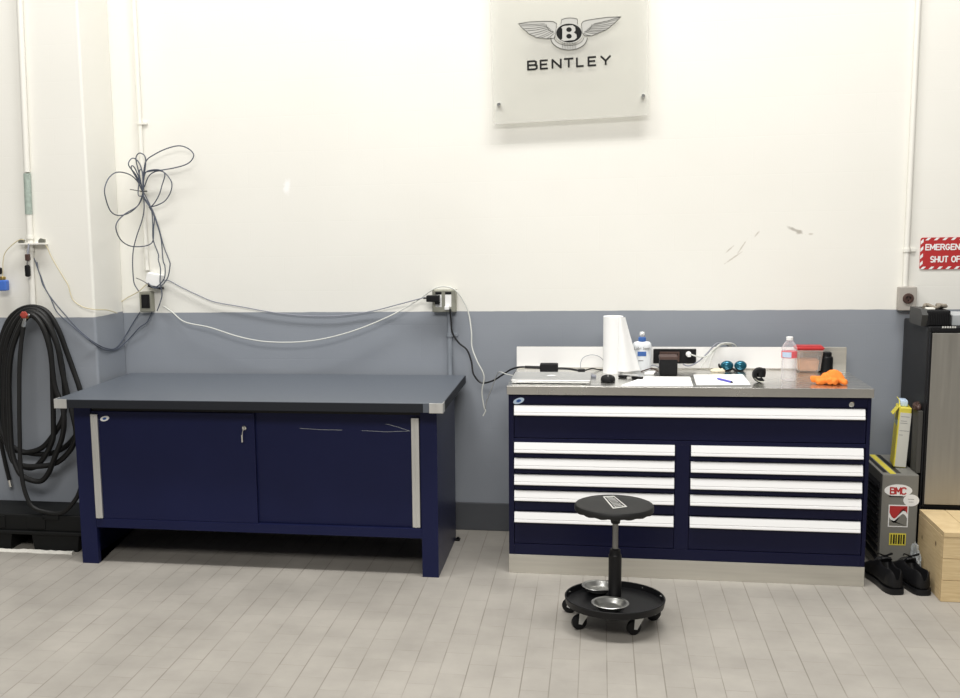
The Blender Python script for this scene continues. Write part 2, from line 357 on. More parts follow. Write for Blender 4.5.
# ------------------------------------------------------------------ workbench
def workbench():
    T = Thing('workbench', 'long navy steel workbench with slate grey top and two sliding doors', 'workbench', (-1.58, 5.3, 0))
    x0, x1, yb = -2.501, -.668, 4.862; t0, t1 = .783, .824
    top = T.part('benchtop', box(new(), x0, x1, yb, 5.742, t0 + .0005, t1, .002), 'mat_top', label='slate grey laminate top')
    T.part('edge_band', box(box(new(), x0 + .06, x1 - .085, yb - .003, yb, t0, t1 - .002, .001), x1, x1 + .003, yb + .06, 5.738, t0, t1 - .002, .001), 'mat_edge', top, 'black front edge')
    for a, b, s in ((x0, x0 + .06, -1), (x1 - .058, x1, 1)):
        bm = new(); box(bm, a, b, yb - .004, yb, t0 - .002, t1 + .001, .001)
        box(bm, (a - .004 if s < 0 else b), (a if s < 0 else b + .004), yb - .004, yb + .055, t0 - .002, t1 + .001, .001)
        T.part('corner_cap', bm, 'alu', top, 'bright metal corner cap')
    T.part('tape_patch', box(new(), x1 - .085, x1 - .0585, yb - .0035, yb, t0, t1, .0008), 'mat_top', top)
    yf = 4.958; xl, xr = -2.456, -.707; zt = .783
    for s in (0, 1):
        bm = new()
        if s == 0: pts = [(xl, yf), (xl + .083, yf), (xl + .083, yf + .03), (xl + .004, yf + .03), (xl + .004, 5.60), (xl, 5.60)]
        else: pts = [(xr - .075, yf), (xr, yf), (xr, 5.60), (xr - .004, 5.60), (xr - .004, yf + .03), (xr - .075, yf + .03)]
        prism(bm, pts, (0, 0, 0), (1, 0, 0), (0, 1, 0), (0, 0, zt))
        T.part('leg', bm, 'navy')
    bm = new(); box(bm, xr, xr + .025, 5.55, 5.59, 0, .006, .001); cyl(bm, (xr + .015, 5.57, .006), (xr + .015, 5.57, .016), .007, 8)
    T.part('floor_bracket', bm, 'black')
    a, b = xl + .083, xr - .075
    bm = new(); box(bm, a, b, yf + .001, yf + .03, .181, .2265, .002); box(bm, a, b, yf + .03, 5.60, .181, .195); box(bm, a, b, 5.585, 5.60, .195, zt)
    T.part('carcass', bm, 'navy')
    T.part('top_rail', box(new(), a, b, yf + .012, yf + .05, .752, zt, .001), 'black')
    xm = -1.560
    d1 = T.part('door', box(new(), a + .002, xm, yf + .004, yf + .018, .227, .7515, .0025), 'navy')
    d2 = T.part('door', box(new(), xm - .03, b - .002, yf + .022, yf + .036, .227, .7515, .0025), 'navy')
    for d, c, y in ((d1, a + .003, yf + .004), (d2, b - .044, yf + .022)):
        bm = new(); box(bm, c, c + .036, y - .014, y, .229, .739, .003); box(bm, c + .014, c + .018, y - .016, y - .012, .229, .739, .001)
        T.part('handle_strip', bm, 'alu', d, 'pale metal pull strip')
    p = at(244.7, 427.5, yf + .004)
    bm = new(); cyl(bm, p, p + V((0, -.012, 0)), .011, 20, .002); box(bm, p.x - .0015, p.x + .0015, p.y - .0135, p.y - .012, p.z - .006, p.z + .006)
    lk = T.part('lock', bm, 'chrome', d1, 'chrome lock')
    bm = new(); k = p + V((0, -.015, 0)); box(bm, k.x - .002, k.x + .003, k.y - .012, k.y, k.z - .009, k.z + .009, .001)
    tube(bm, [k + V((0, -.01, -.006)), k + V((-.004, -.011, -.02)), k + V((-.005, -.008, -.03))], .0016, 6)
    box(bm, k.x - .011, k.x - .004, k.y - .009, k.y - .007, k.z - .066, k.z - .03, .001)
    T.part('key', bm, 'chrome', lk)
    p = at(104.7, 418.6, yf + .004); bm = new()
    lathe(bm, p, [(0, -.0016), (.022, -.0016), (.024, .0008), (0, .0016)], 28, 1, .5, Matrix.Rotation(-.25, 4, 'Y') @ Matrix.Rotation(PI / 2, 4, 'X'))
    bg = T.part('badge', bm, 'white', d1, 'oval white maker badge')
    bm = new(); lathe(bm, p + V((0, -.0022, 0)), [(.003, 0), (.008, .0004), (.010, 0)], 20, 1, .55, Matrix.Rotation(-.25, 4, 'Y') @ Matrix.Rotation(PI / 2, 4, 'X'))
    T.part('badge_mark', bm, 'label_blue', bg)
    # glare along the top of the right door, modelled as thin pale strips
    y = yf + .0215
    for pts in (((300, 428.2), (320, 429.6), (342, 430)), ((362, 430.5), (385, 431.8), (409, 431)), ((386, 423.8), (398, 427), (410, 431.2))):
        bm = new(); q = [at(u, v, y) for u, v in pts]; ribbon(bm, [(k.x, k.z) for k in q], .0022, y, .0005); T.part('glare_streak', bm, M['bag'], d2, 'thin pale glare streak')
workbench()

# ------------------------------------------------------------------ drawer cabinet
CT = .875
def cabinet():
    T = Thing('drawer_cabinet', 'wide navy drawer cabinet with white handles on a steel plinth', 'cabinet', (.373, 5.3, 0))
    x0, x1, yf = -.396, 1.143, 5.08
    bm = new(); box(bm, x0, x1, yf + .02, 5.62, .088, .8355)
    for a, b, c, d in ((x0, x0 + .024, .088, .8355), (x1 - .016, x1, .088, .8355), (.338, .400, .138, .615), (x0 + .024, x1 - .016, .790, .8355), (x0 + .024, x1 - .016, .6145, .632), (x0 + .024, x1 - .016, .088, .138)):
        box(bm, a, b, yf, yf + .022, c, d, .0015)
    T.part('body', bm, 'navy_dark')
    T.part('plinth', box(new(), x0 - .001, x1 + .001, yf - .002, 5.6, 0, .0875, .002), 'steel', label='brushed steel plinth')
    def drawer(a, b, z0, z1, h0, h1, ha, hb):
        dr = T.part('drawer', box(new(), a, b, yf + .003, yf + .0195, z0 + .0015, z1 - .0015, .0015), 'navy_dark')
        y = yf + .003; hh = h1 - h0
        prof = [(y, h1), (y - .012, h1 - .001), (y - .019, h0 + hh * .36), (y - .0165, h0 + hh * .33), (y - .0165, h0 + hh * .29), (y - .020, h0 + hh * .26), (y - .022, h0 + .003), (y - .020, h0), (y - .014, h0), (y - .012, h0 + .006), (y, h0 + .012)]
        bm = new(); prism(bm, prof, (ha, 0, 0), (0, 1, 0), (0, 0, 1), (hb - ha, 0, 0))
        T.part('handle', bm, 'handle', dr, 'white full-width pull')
    drawer(x0 + .026, x1 - .018, .633, .789, .740, .7845, -.370, 1.117)
    for a, b, ha, hb in ((x0 + .026, .337, -.370, .3345), (.401, x1 - .018, .405, 1.1165)):
        for z0, z1, h0, h1 in ((.542, .6135, .568, .6135), (.468, .541, .4945, .5405), (.393, .467, .419, .4645), (.295, .392, .3445, .390), (.139, .294, .2435, .290)):
            drawer(a, b, z0, z1, h0, h1, ha, hb)
    p = at(518.7, 400.8, yf); R_ = Matrix.Rotation(-.35, 4, 'Y') @ Matrix.Rotation(PI / 2, 4, 'X')
    bm = new(); lathe(bm, p, [(0, -.0016), (.024, -.0016), (.026, .0008), (0, .0016)], 28, 1, .5, R_)
    bg = T.part('badge', bm, 'pale_blue', None, 'oval pale blue maker badge')
    bm = new(); lathe(bm, p + V((0, -.0022, 0)), [(.003, 0), (.009, .0004), (.011, 0)], 20, 1, .6, R_); T.part('badge_mark', bm, 'label_blue', bg)
    p = at(851.3, 404.2, yf); bm = new(); cyl(bm, p, p + V((0, -.01, 0)), .011, 20, .002); box(bm, p.x - .0015, p.x + .0015, p.y - .012, p.y - .01, p.z - .006, p.z + .006)
    T.part('lock', bm, 'chrome', None, 'chrome lock')
cabinet()

# ------------------------------------------------------------------ steel worktop with splashback
def worktop():
    T = Thing('steel_worktop', 'continuous stainless steel worktop with low splashback on the drawer cabinet', 'worktop', (.373, 5.35, .836))
    x0, x1 = -.402, 1.1475
    T.part('worktop_slab', box(new(), x0, x1, 5.058, 5.652, .836, CT, .002), 'steel_top')
    bm = new(); box(bm, x0 + .004, x1, 5.64, 5.652, CT, .984, .002); box(bm, x1 - .004, x1, 5.632, 5.652, CT, .984, .001)
    T.part('splashback', bm, 'steel')
    T.part('white_panel', box(new(), x0 + .004, .955, 5.6365, 5.64, CT + .007, .9835, .0008), 'splash', None, 'white panel on the splashback')
    y = 5.6365
    bm = new(); box(bm, .263, .464, y - .006, y, .904, .975, .002)
    pl = T.part('outlet_panel', bm, 'black', None, 'black outlet panel')
    bm = new(); box(bm, .292, .386, y - .012, y - .006, .914, .962, .002)
    sk = T.part('socket_block', bm, 'brown', pl, 'brown grey socket block')
    bm = new(); box(bm, .394, .452, y - .010, y - .006, .912, .962, .002); T.part('socket_block', bm, 'black_matte', pl)
    for i in range(3):
        bm = new(); c = .307 + i * .032
        for dx in (-.005, .005): box(bm, c + dx - .0015, c + dx + .0015, y - .0135, y - .012, .944, .954)
        T.part('slot', bm, 'black', sk)
worktop()

# ------------------------------------------------------------------ wall conduits and boxes
def conduit(name, label, segs, clips=(), extra=()):
    T = Thing(name, label, 'conduit', segs[0][0])
    for nm, m, r, pts in [('pipe', s[1], s[2], s[0:1] and s[3]) for s in segs]:
        bm = new(); tube(bm, pts, r, 12, 1); T.part(nm, bm, m)
    for c, r, m in clips:
        bm = new(); lathe(bm, V(c), [(r, -.008), (r + .004, -.008), (r + .004, .008), (r, .008)], 16)
        box(bm, c[0] + r, c[0] + r + .028, c[1] + .004, c[1] + r + .004, c[2] - .008, c[2] + .008, .001)
        T.part('strap', bm, m)
    return T
X = -2.379; yw = W - .0135
conduit('conduit_pipe', 'cream vertical conduit on back wall behind the tangled dark cables', [((X, yw, 1.42), 'cream_paint', .0125, [(X, yw, 1.38), (X, yw, 4.1)])], [((X, yw, 2.152), .0125, 'cream_paint'), ((X, yw, 3.1), .0125, 'cream_paint')])
X = 1.4215
conduit('conduit_pipe', 'cream vertical conduit beside the red shut off sign', [((X, yw, 1.26), 'cream_paint', .0125, [(X, yw, 1.26), (X, yw, 4.1)])], [((X, yw, 1.431), .0125, 'cream_paint'), ((X, yw, 3.0), .0125, 'cream_paint')])
X = -.7475
conduit('conduit_pipe', 'short grey conduit running from the double outlet down behind the workbench', [((X, yw, .15), 'grey_wall_paint', .0135, [(X, yw, .15), (X, yw, 1.148)])], [((X, yw, 1.03), .0135, 'grey_wall_paint')])
yp = PF - .017
pa_, pb_ = at(19.5, 0, yp), at(32.5, 300, yp)
def pilx(v): return pb_.x + (v - pb_.z) * (pa_.x - pb_.x) / (pa_.z - pb_.z)
T = Thing('conduit_pipe', 'stained conduit with a green sleeve running down the left wall to the hose valve', 'conduit', (pilx(1.17), yp, 1.17))
bm = new(); tube(bm, [(pilx(4.1), yp, 4.1), (pilx(1.90), yp, 1.90)], .016, 12, 1); up_p = T.part('pipe', bm, 'cream_paint')
bm = new(); tube(bm, [(pilx(1.893), yp, 1.893), (pilx(1.688), yp, 1.688)], .0185, 12, 1); T.part('sleeve', bm, 'green_paint', label='worn green sleeve')
bm = new(); tube(bm, [(pilx(1.70), yp, 1.70), (pilx(1.17), yp, 1.17)], .0165, 12, 1); T.part('pipe', bm, 'cream_paint')
for z in (1.572, 1.51, 2.9):
    bm = new(); lathe(bm, (pilx(z), yp, z), [(.0165, -.008), (.021, -.008), (.021, .008), (.0165, .008)], 16); T.part('coupling', bm, 'cream_paint')

def outlet(label, x0, x1, z0, z1, d=.05, faces=1):
    T = Thing('outlet_box', label, 'outlet', ((x0 + x1) / 2, W - d / 2, z0))
    bm = new(); box(bm, x0, x1, W - d, W - .0005, z0, z1, .004); b = T.part('box_body', bm, 'box_steel')
    return T, b, W - d
T, b, y = outlet('steel double outlet box above the workbench right end with a black plug', -.8315, -.7105, 1.1495, 1.264)
bm = new(); box(bm, -.8275, -.7145, y - .002, y, 1.1535, 1.260, .001); pl = T.part('cover_plate', bm, 'box_steel', b)
for c in (-.7985, -.7485):
    bm = new()
    box(bm, c - .016, c + .016, y - .005, y - .002, 1.1765, 1.240, .003)
    T.part('socket', bm, 'white', pl, 'white socket')
    bm = new(); box(bm, c - .016, c + .016, y - .004, y - .002, 1.241, 1.2535, .002); T.part('knockout', bm, 'black', pl)
T, b, y = outlet('small grey box with a dark open socket behind hanging dark cables', -2.417, -2.349, 1.158, 1.266)
bm = new(); box(bm, -2.405, -2.358, y - .003, y, 1.178, 1.252, .001); s_ = T.part('socket', bm, 'black', b, 'black socket')
bm = new(); box(bm, -2.395, -2.370, y - .006, y - .003, 1.19, 1.24, .002); T.part('socket_face', bm, 'black_matte', s_)
T, b, y = outlet('beige grey twist outlet box under the conduit left of refrigerator', 1.389, 1.468, 1.148, 1.259, .045)
b.data.materials[0] = mat('beige_metal', (.42, .39, .35), .45)
bm = new(); lathe(bm, (1.430, y, 1.205), [(.0, 0), (.022, 0), (.025, .002), (.023, .006), (.014, .007), (.013, .003), (0, .003)], 24, mtx=Matrix.Rotation(PI / 2, 4, 'X'))
s_ = T.part('twist_socket', bm, 'brown', b, 'brown round socket')
bm = new()
for a in (.4, 2.5, 4.6): box(bm, 1.430 + .008 * math.cos(a) - .002, 1.430 + .008 * math.cos(a) + .002, y - .0045, y - .003, 1.205 + .008 * math.sin(a) - .004, 1.205 + .008 * math.sin(a) + .004)
T.part('slot', bm, 'black', s_)

# plug adapter in double outlet
bm = new(); box(bm, -.856, -.789, W - .095, W - .0555, 1.206, 1.239, .004); box(bm, -.814, -.789, W - .085, W - .0555, 1.192, 1.209, .004)
T = Thing('power_plug', 'black plug adapter pushed into the double outlet box', 'plug', (-.814, W - .07, 1.192))
pb = T.part('plug_body', bm, 'black')
bm = new(); tube(bm, [(-.856, W - .075, 1.224), (-.866, W - .075, 1.224), (-.873, W - .076, 1.223)], .004, 8, 2); T.part('strain_relief', bm, 'black')
# white lower plug
bm = new(); box(bm, -.765, -.741, W - .085, W - .0555, 1.164, 1.184, .004); single('power_plug', bm, 'white', 'small white plug in the lower right socket of double outlet box', 'plug', (-.753, W - .07, 1.164))

# white junction box hung on wall by the left conduit
o = at(155, 280, W - .03); mt = Matrix.Translation(o) @ Matrix.Rotation(.2, 4, 'Y')
T = Thing('junction_box', 'small tilted white box hanging under the tangled cables', 'box', o)
T.part('box_body', box(new(), -.043, .04, -.025, .029, -.03, .034, .004, mtx=mt), 'white')
bm = new(); box(bm, -.03, .05, -.02, .02, -.042, -.031, .003, mtx=mt); T.part('connector', bm, 'black_matte', label='dark connector strip')

# ------------------------------------------------------------------ cables
def cable(label, pts, m, r=.0028, cat='cable', name='cable', group=None):
    bm = new(); P = [at(u, v, y) for u, v, y in pts]; tube(bm, P, r, 7, 7)
    return single(name, bm, m, label, cat, P[0], group)
y1 = W - .02
cable('long white cable draped low along the grey wall and over the double outlet', [(163, 306, y1), (172, 312, y1), (185, 322, y1 - .03), (210, 327.5, y1 - .05), (240, 337, y1 - .06), (270, 342, y1 - .06), (310, 341, y1 - .06), (350, 332, y1 - .05), (390, 316, y1 - .04), (418, 300, y1 - .03), (432, 290, W - .06), (443, 286.5, W - .06), (455, 290, W - .06), (464, 302, y1 - .03), (469, 315, y1 - .03), (471.5, 333, y1 - .05), (472, 347, y1 - .06), (477, 361, y1 - .08), (484, 376, y1 - .09), (482, 392, y1 - .09), (484, 407, y1 - .09), (485.5, 411, y1 - .09), (483, 416, y1 - .09)], 'cable_white', .0034)
cable('thin grey cable sagging along the paint line to the black plug', [(163, 280, y1), (170, 281, y1), (181, 287, y1), (200, 296, y1), (215, 302, y1), (240, 306.5, y1), (270, 312, y1), (300, 315.5, y1), (335, 316, y1), (370, 311.5, y1), (400, 304, y1 - .02), (415, 300, W - .06), (425.5, 297.3, W - .074)], 'cable_grey', .0028)
yq = PF - .015
def yp_(u): return yq if u < 94 else (yq - (0) if u < 97 else yq + (u - 97) / 27 * (y1 - yq) if u < 124 else y1)
g1 = [(37, 262), (38, 269), (41, 277), (46, 290), (55, 303), (68, 318), (80, 331), (95, 343), (107, 348.5), (116, 348), (124, 338), (133, 323), (140, 312)]
g2 = [(34, 258), (40, 275), (43, 285), (50, 297), (57, 312), (70, 324), (78, 331), (90, 341), (103, 349), (116, 349.5), (127, 341), (139, 328), (147, 322), (152, 312)]
def yg(u): return yq - .01 if u < 92 else (min(y1, yq - .01 + max(0, (u - 97)) / 27 * (y1 - yq)))
cable('slate cable sagging from left wall bracket to the dark open socket box, upper of two', [(u, v, yg(u)) for u, v in g1], 'cable_dark', .003)
cable('slate cable sagging lowest across the left wall corner, lower of two', [(u, v, yg(u) - .006) for u, v in g2], 'cable_dark', .003)
cable('ivory wire running from white bracket right end to the left wall corner', [(u, v, yg(u)) for u, v in [(43, 243), (47, 247), (52, 258), (62, 275), (68, 285), (70.5, 294), (74, 301), (83, 307), (95, 309.5), (107, 310), (117, 313)]], 'cable_yellow', .0026)
cable('short ivory wire curving down from the white junction box', [(118, 309, y1), (119, 304, y1), (127, 298, y1), (138, 292, W - .055), (146, 285, W - .055), (152, 283, W - .05)], 'cable_yellow', .0026)
cable('thin tan wire from bracket left end to the blue fitting', [(24, 240, PF - .05), (19, 240, PF - .05), (11, 246, PF - .05), (5, 253, PF - .05), (3, 262, PF - .05), (3, 271, PF - .05), (2.5, 276, PF - .05)], 'cable_yellow', .0025)
# tangle
def cp(a, b): return (95 + a * .1861, 135 + b * .1861)
T = Thing('cable_bundle', 'tangle of slate blue cable loops tied to the cream conduit', 'cable', at(144, 190, W - .05))
def loop(pts, y, r=.0031, amp=.015):
    bm = new(); P = []
    for i, (a, b) in enumerate(pts):
        u, v = cp(a, b); P.append(at(u, v, y - amp * math.sin(PI * i / (len(pts) - 1)) - .46 * max(0, min(1, (133 - u) / 30)) ** .8))
    tube(bm, P, r, 7, 7); T.part('cable_loop', bm, 'cable_dark')
yb_ = W - .04
loop([(255, 300), (225, 245), (180, 210), (120, 200), (75, 230), (52, 290), (60, 350), (85, 410), (125, 432), (180, 420), (230, 380), (252, 330), (258, 300)], yb_)
loop([(258, 310), (250, 345), (225, 385), (160, 425), (118, 470), (115, 515), (140, 565), (185, 595), (240, 600), (290, 590), (312, 565), (315, 500), (318, 440), (290, 385)], yb_ - .006)
loop([(262, 290), (262, 200), (275, 140), (310, 110), (380, 75), (450, 58), (500, 72), (530, 105), (515, 140), (480, 162), (420, 178), (360, 188), (300, 195), (265, 210), (258, 290)], yb_ - .012)
loop([(265, 280), (290, 220), (330, 195), (370, 200), (410, 250), (408, 300), (380, 350), (340, 375), (305, 385)], yb_)
loop([(260, 270), (270, 205), (310, 187), (355, 190), (375, 215), (360, 270), (345, 320), (320, 365), (300, 385)], yb_ - .01)
loop([(258, 290), (220, 215), (182, 165), (188, 135), (210, 125), (240, 155), (258, 220), (262, 290)], yb_ - .015)
loop([(254, 290), (235, 200), (220, 125), (240, 97), (268, 115), (272, 160), (262, 230), (262, 295)], yb_ - .008)
loop([(250, 295), (225, 235), (197, 185), (198, 165), (215, 180), (240, 240), (256, 300)], yb_ - .02)
loop([(235, 240), (240, 190), (255, 200), (258, 300), (265, 340), (280, 365), (300, 392)], yb_ - .022)
loop([(240, 230), (232, 320), (262, 330), (275, 360), (303, 395)], yb_ - .026)
def tail(pts, pts2):
    bm = new(); P = [at(*cp(a, b), yb_ - .01) for a, b in pts] + [at(u, v, W - .06) for u, v in pts2]; tube(bm, P, .0031, 7, 6); T.part('cable_tail', bm, 'cable_dark')
tail([(258, 300), (264, 380), (255, 450), (225, 540), (207, 610)], [(132.6, 260), (133, 274), (134.4, 284), (138.6, 291)])
tail([(262, 310), (300, 390), (310, 470), (312, 560), (340, 640)], [(158.4, 260), (160.5, 269), (160, 281), (161, 288), (162, 295), (160, 303), (157, 311)])
tail([(270, 345), (305, 395), (340, 490), (370, 600)], [(169, 260), (170, 266), (167, 279), (158, 288), (150, 286)])
tail([(266, 345), (300, 395), (330, 470), (355, 560)], [(163, 260), (165, 267), (164, 279), (155, 287.5), (148, 283)])
bm = new(); q = at(*cp(262, 302), yb_ - .012); lathe(bm, q, [(.017, -.003), (.019, -.003), (.019, .003), (.017, .003)], 16, 1, .8)
tube(bm, [q + V((-.01, -.018, 0)), at(*cp(188, 292), yb_ - .035)], .0022, 6, 1); T.part('cable_tie', bm, 'cable_black', label='black cable tie')
bm = new(); tube(bm, [at(136, 278, W - .07), at(143, 281, W - .065), at(152, 287, W - .062)], .0022, 6, 4); T.part('cable_tail', bm, 'cable_black')

# ------------------------------------------------------------------ fittings on the left wall
ba, bb_ = at(18, 244, PF - .046), at(46, 244, PF - .046); bz = ba.z
T = Thing('wall_bracket', 'small white two-armed bracket fixed across the left wall conduit', 'bracket', ((ba.x + bb_.x) / 2, PF, bz))
bm = new(); box(bm, ba.x, bb_.x, PF - .05, PF - .042, bz - .006, bz + .005, .002); box(bm, ba.x + .012, bb_.x - .012, PF - .05, PF, bz - .006, bz - .002, .001); T.part('rail', bm, 'cream_paint')
for a, b in ((ba.x + .004, ba.x + .036), (bb_.x - .04, bb_.x - .004)):
    bm = new(); prism(bm, [(a, bz + .016), (a + .012, bz + .027), (b, bz + .021), (b, bz + .005), (a, bz + .005)], (0, PF - .05, 0), (1, 0, 0), (0, 0, 1), (0, .012, 0)); T.part('clip', bm, 'box_steel')
p = at(27.5, 265, PF - .06)
T = Thing('cable_connector', 'black inline connector hanging below the white bracket', 'connector', p)
bm = new(); box(bm, p.x - .014, p.x + .012, p.y - .012, p.y + .012, p.z - .06, p.z, .008, 3); T.part('connector_body', bm, 'black')
bm = new(); cyl(bm, (p.x + .002, p.y, p.z), (p.x + .006, p.y, p.z + .022), .009, 12, .002); T.part('connector_collar', bm, 'chrome')
bm = new(); box(bm, p.x - .008, p.x + .016, p.y - .01, p.y + .01, p.z + .022, p.z + .055, .004); T.part('connector_head', bm, 'brown')
bm = new(); tube(bm, [V((p.x + .004, p.y, p.z + .05)), V((p.x + .006, p.y + .005, p.z + .075)), V((p.x + .008, PF - .046, bz))], .005, 8, 4); T.part('cord', bm, 'cable_grey')
p = at(3.5, 280, PF - .05)
T = Thing('air_fitting', 'blue fitting with brass top hanging at photo left edge', 'fitting', p)
bm = new(); box(bm, p.x - .035, p.x + .022, p.y - .02, p.y + .02, p.z - .055, p.z, .007, 3); T.part('fitting_body', bm, 'blue')
bm = new(); cyl(bm, (p.x - .004, p.y, p.z), (p.x - .004, p.y, p.z + .018), .016, 12, .003); T.part('brass_cap', bm, 'brass')
p2 = at(0, 271, PF - .05); bm = new(); box(bm, p2.x - .02, p2.x + .01, p.y - .012, p.y + .012, p2.z - .018, p2.z + .018, .008, 3)
T.part('lever', bm, 'black')

# ------------------------------------------------------------------ hose
def hose():
    T = Thing('air_hose', 'coiled black rubber hose hanging from red valve on left wall', 'hose', at(32, 400, PF - .06))
    loops = [
     ([(33, 307), (47, 312), (58, 329), (66, 350), (74, 372), (80, 390), (83, 408), (81, 425), (74, 438), (62, 449), (47, 454), (30, 453), (13, 449), (4, 440), (-1, 424), (-4, 398), (-3, 365), (1, 340), (9, 320), (20, 310)], PF - .047),
     ([(33, 309.5), (45, 316), (54, 335), (60, 355), (64, 380), (65, 405), (62, 420), (54, 434), (43, 447), (30, 452), (19, 451), (6, 440), (0, 423), (-1, 390), (1, 356), (7, 332), (19, 314)], PF - .071),
     ([(32, 312), (42, 319), (49, 342), (52, 365), (53, 400), (53.5, 430), (52, 442), (43, 459), (32, 468), (17, 463), (9, 451), (5, 430), (3.5, 400), (4, 370), (8, 340), (19, 318)], PF - .096),
     ([(34, 313), (46, 322), (57, 345), (62, 370), (68, 396), (73, 416), (76, 434), (71, 449), (58, 462), (43, 466), (24, 466), (13, 461), (9, 445), (8, 420), (7, 380), (10, 350), (22, 321)], PF - .121),
     ([(31, 315), (42, 326), (50, 350), (54.5, 385), (62, 405), (64, 420), (62, 438), (54, 459), (49, 472), (41, 481), (28, 479), (19, 472), (12, 452), (10, 420), (9, 380), (12, 350), (21, 326)], PF - .145)]
    def hang(u, v):
        q = at(u, v, PF - .165 - .12 * max(0, min(1, (v - 330) / 170)))
        q.z = max(q.z, .2); return q
    bm = new()
    for pts, y in loops:
        tube(bm, [at(u, v, y - .006 * math.sin(i * 1.3)) for i, (u, v) in enumerate(pts)], .0142, 10, 5, True)
    tube(bm, [hang(u, v) for u, v in [(23.5, 327), (21, 345), (19.5, 370), (19.3, 410), (19.8, 440), (20.5, 464), (24, 488), (32, 506), (47, 515.5), (62, 513), (73, 503), (80, 490), (84, 468), (85, 440), (83, 415), (80, 396)]], .0115, 10, 6)
    tube(bm, [at(u, v, PF - .03) for u, v in [(-1, 400), (-1, 425), (1, 442), (4, 457), (7.5, 472), (9.6, 480)]], .0115, 10, 6)
    h = T.part('hose', bm, 'rubber')
    a = at(25.5, 317, PF - .16); b = at(23.2, 328, PF - .165); bm = new(); cyl(bm, b, a, .0085, 12, .002); cyl(bm, b + (a - b) * .15, b + (a - b) * .6, .0115, 6); tube(bm, [a, at(29, 315, PF - .155), at(32, 318, PF - .13)], .007, 8, 4)
    T.part('coupling', bm, 'chrome', label='bright steel coupling')
    a = at(9.6, 479.5, PF - .03); b = at(11.2, 487, PF - .03); bm = new(); cyl(bm, a, b, .0105, 12, .002); T.part('end_fitting', bm, 'chrome', label='bright end fitting')
hose()
p = at(24, 315, PF - .175)
T = Thing('shutoff_valve', 'red handled valve holding up the coiled black hose', 'valve', V((p.x, PF, p.z)))
bm = new(); cyl(bm, (p.x + .01, PF, p.z - .012), (p.x + .01, p.y + .006, p.z - .012), .008, 12); T.part('valve_stem', bm, 'brass')
bm = new()
for k in range(6):
    a = k * PI / 3; lathe(bm, (p.x + .012 * math.cos(a), p.y, p.z + .010 * math.sin(a)), [(0, -.007), (.007, -.006), (.0095, 0), (.007, .006), (0, .007)], 10, mtx=Matrix.Rotation(PI / 2, 4, 'X'))
lathe(bm, (p.x, p.y, p.z), [(0, -.009), (.012, -.008), (.012, .008), (0, .009)], 14, mtx=Matrix.Rotation(PI / 2, 4, 'X'))
T.part('handwheel', bm, 'red_valve', label='red handwheel')

# ------------------------------------------------------------------ black spill pallet at left
def pallet():
    T = Thing('spill_pallet', 'black plastic spill pallet on the floor below the hose', 'pallet', (-2.75, 5.25, 0))
    x0, x1, y0, y1_ = -3.2, -2.52, 5.115, 5.395
    bm = new(); box(bm, x0, x1, y0 + .012, y1_, .099, .186, .008, 3); 
    for a in (-3.05, -2.83): box(bm, a, a + .1, y0 + .006, y0 + .02, .112, .178, .004)
    T.part('basin', bm, 'tray')
    T.part('lip', box(new(), x0 - .006, x1 + .003, y0 - .004, y1_, .084, .102, .005, 3), 'tray')
    T.part('grate', box(new(), -2.745, -2.655, y0 + .006, y0 + .05, .162, .1865, .004), 'tray')
    for a, b in ((-3.18, -2.917), (-2.807, -2.55)):
        bm = new(); prism(bm, [(a + .012, 0), (b - .012, 0), (b, .084), (a, .084)], (0, y0 + .006, 0), (1, 0, 0), (0, 0, 1), (0, .26, 0)); T.part('foot', bm, 'tray')
pallet()
# crumpled cloth strip in front of it
bm = new(); n = 46; rows = 6; vs = []
for i in range(n):
    row = []
    for j in range(rows):
        x = -3.12 + i * .55 / (n - 1); k = j / (rows - 1)
        y = 5.082 + .034 * k + .010 * mnoise.noise(V((x * 14, k * 2, 3))) * (1 if k < .5 else .3)
        z = .003 + .016 * math.sin(PI * k) * (.6 + .5 * mnoise.noise(V((x * 22, k * 3, 0)))) + .005 * abs(mnoise.noise(V((x * 60, k * 5, 1))))
        row.append(bm.verts.new((x, y - .010, max(.002, z))))
    vs.append(row)
low = [[bm.verts.new((v.co.x, v.co.y, 0.0005)) for v in r] for r in vs]
for i in range(n - 1):
    for j in range(rows - 1):
        bm.faces.new((vs[i][j], vs[i + 1][j], vs[i + 1][j + 1], vs[i][j + 1])); bm.faces.new((low[i][j], low[i][j + 1], low[i + 1][j + 1], low[i + 1][j]))
    bm.faces.new((vs[i][0], low[i][0], low[i + 1][0], vs[i + 1][0])); bm.faces.new((vs[i][-1], vs[i + 1][-1], low[i + 1][-1], low[i][-1]))
for i in (0, n - 1):
    for j in range(rows - 1): bm.faces.new((vs[i][j], vs[i][j + 1], low[i][j + 1], low[i][j]))
single('cloth_strip', bm, 'cloth_white', 'crumpled off-white cloth strip on the floor along the black pallet', 'cloth', (-2.85, 5.08, 0))

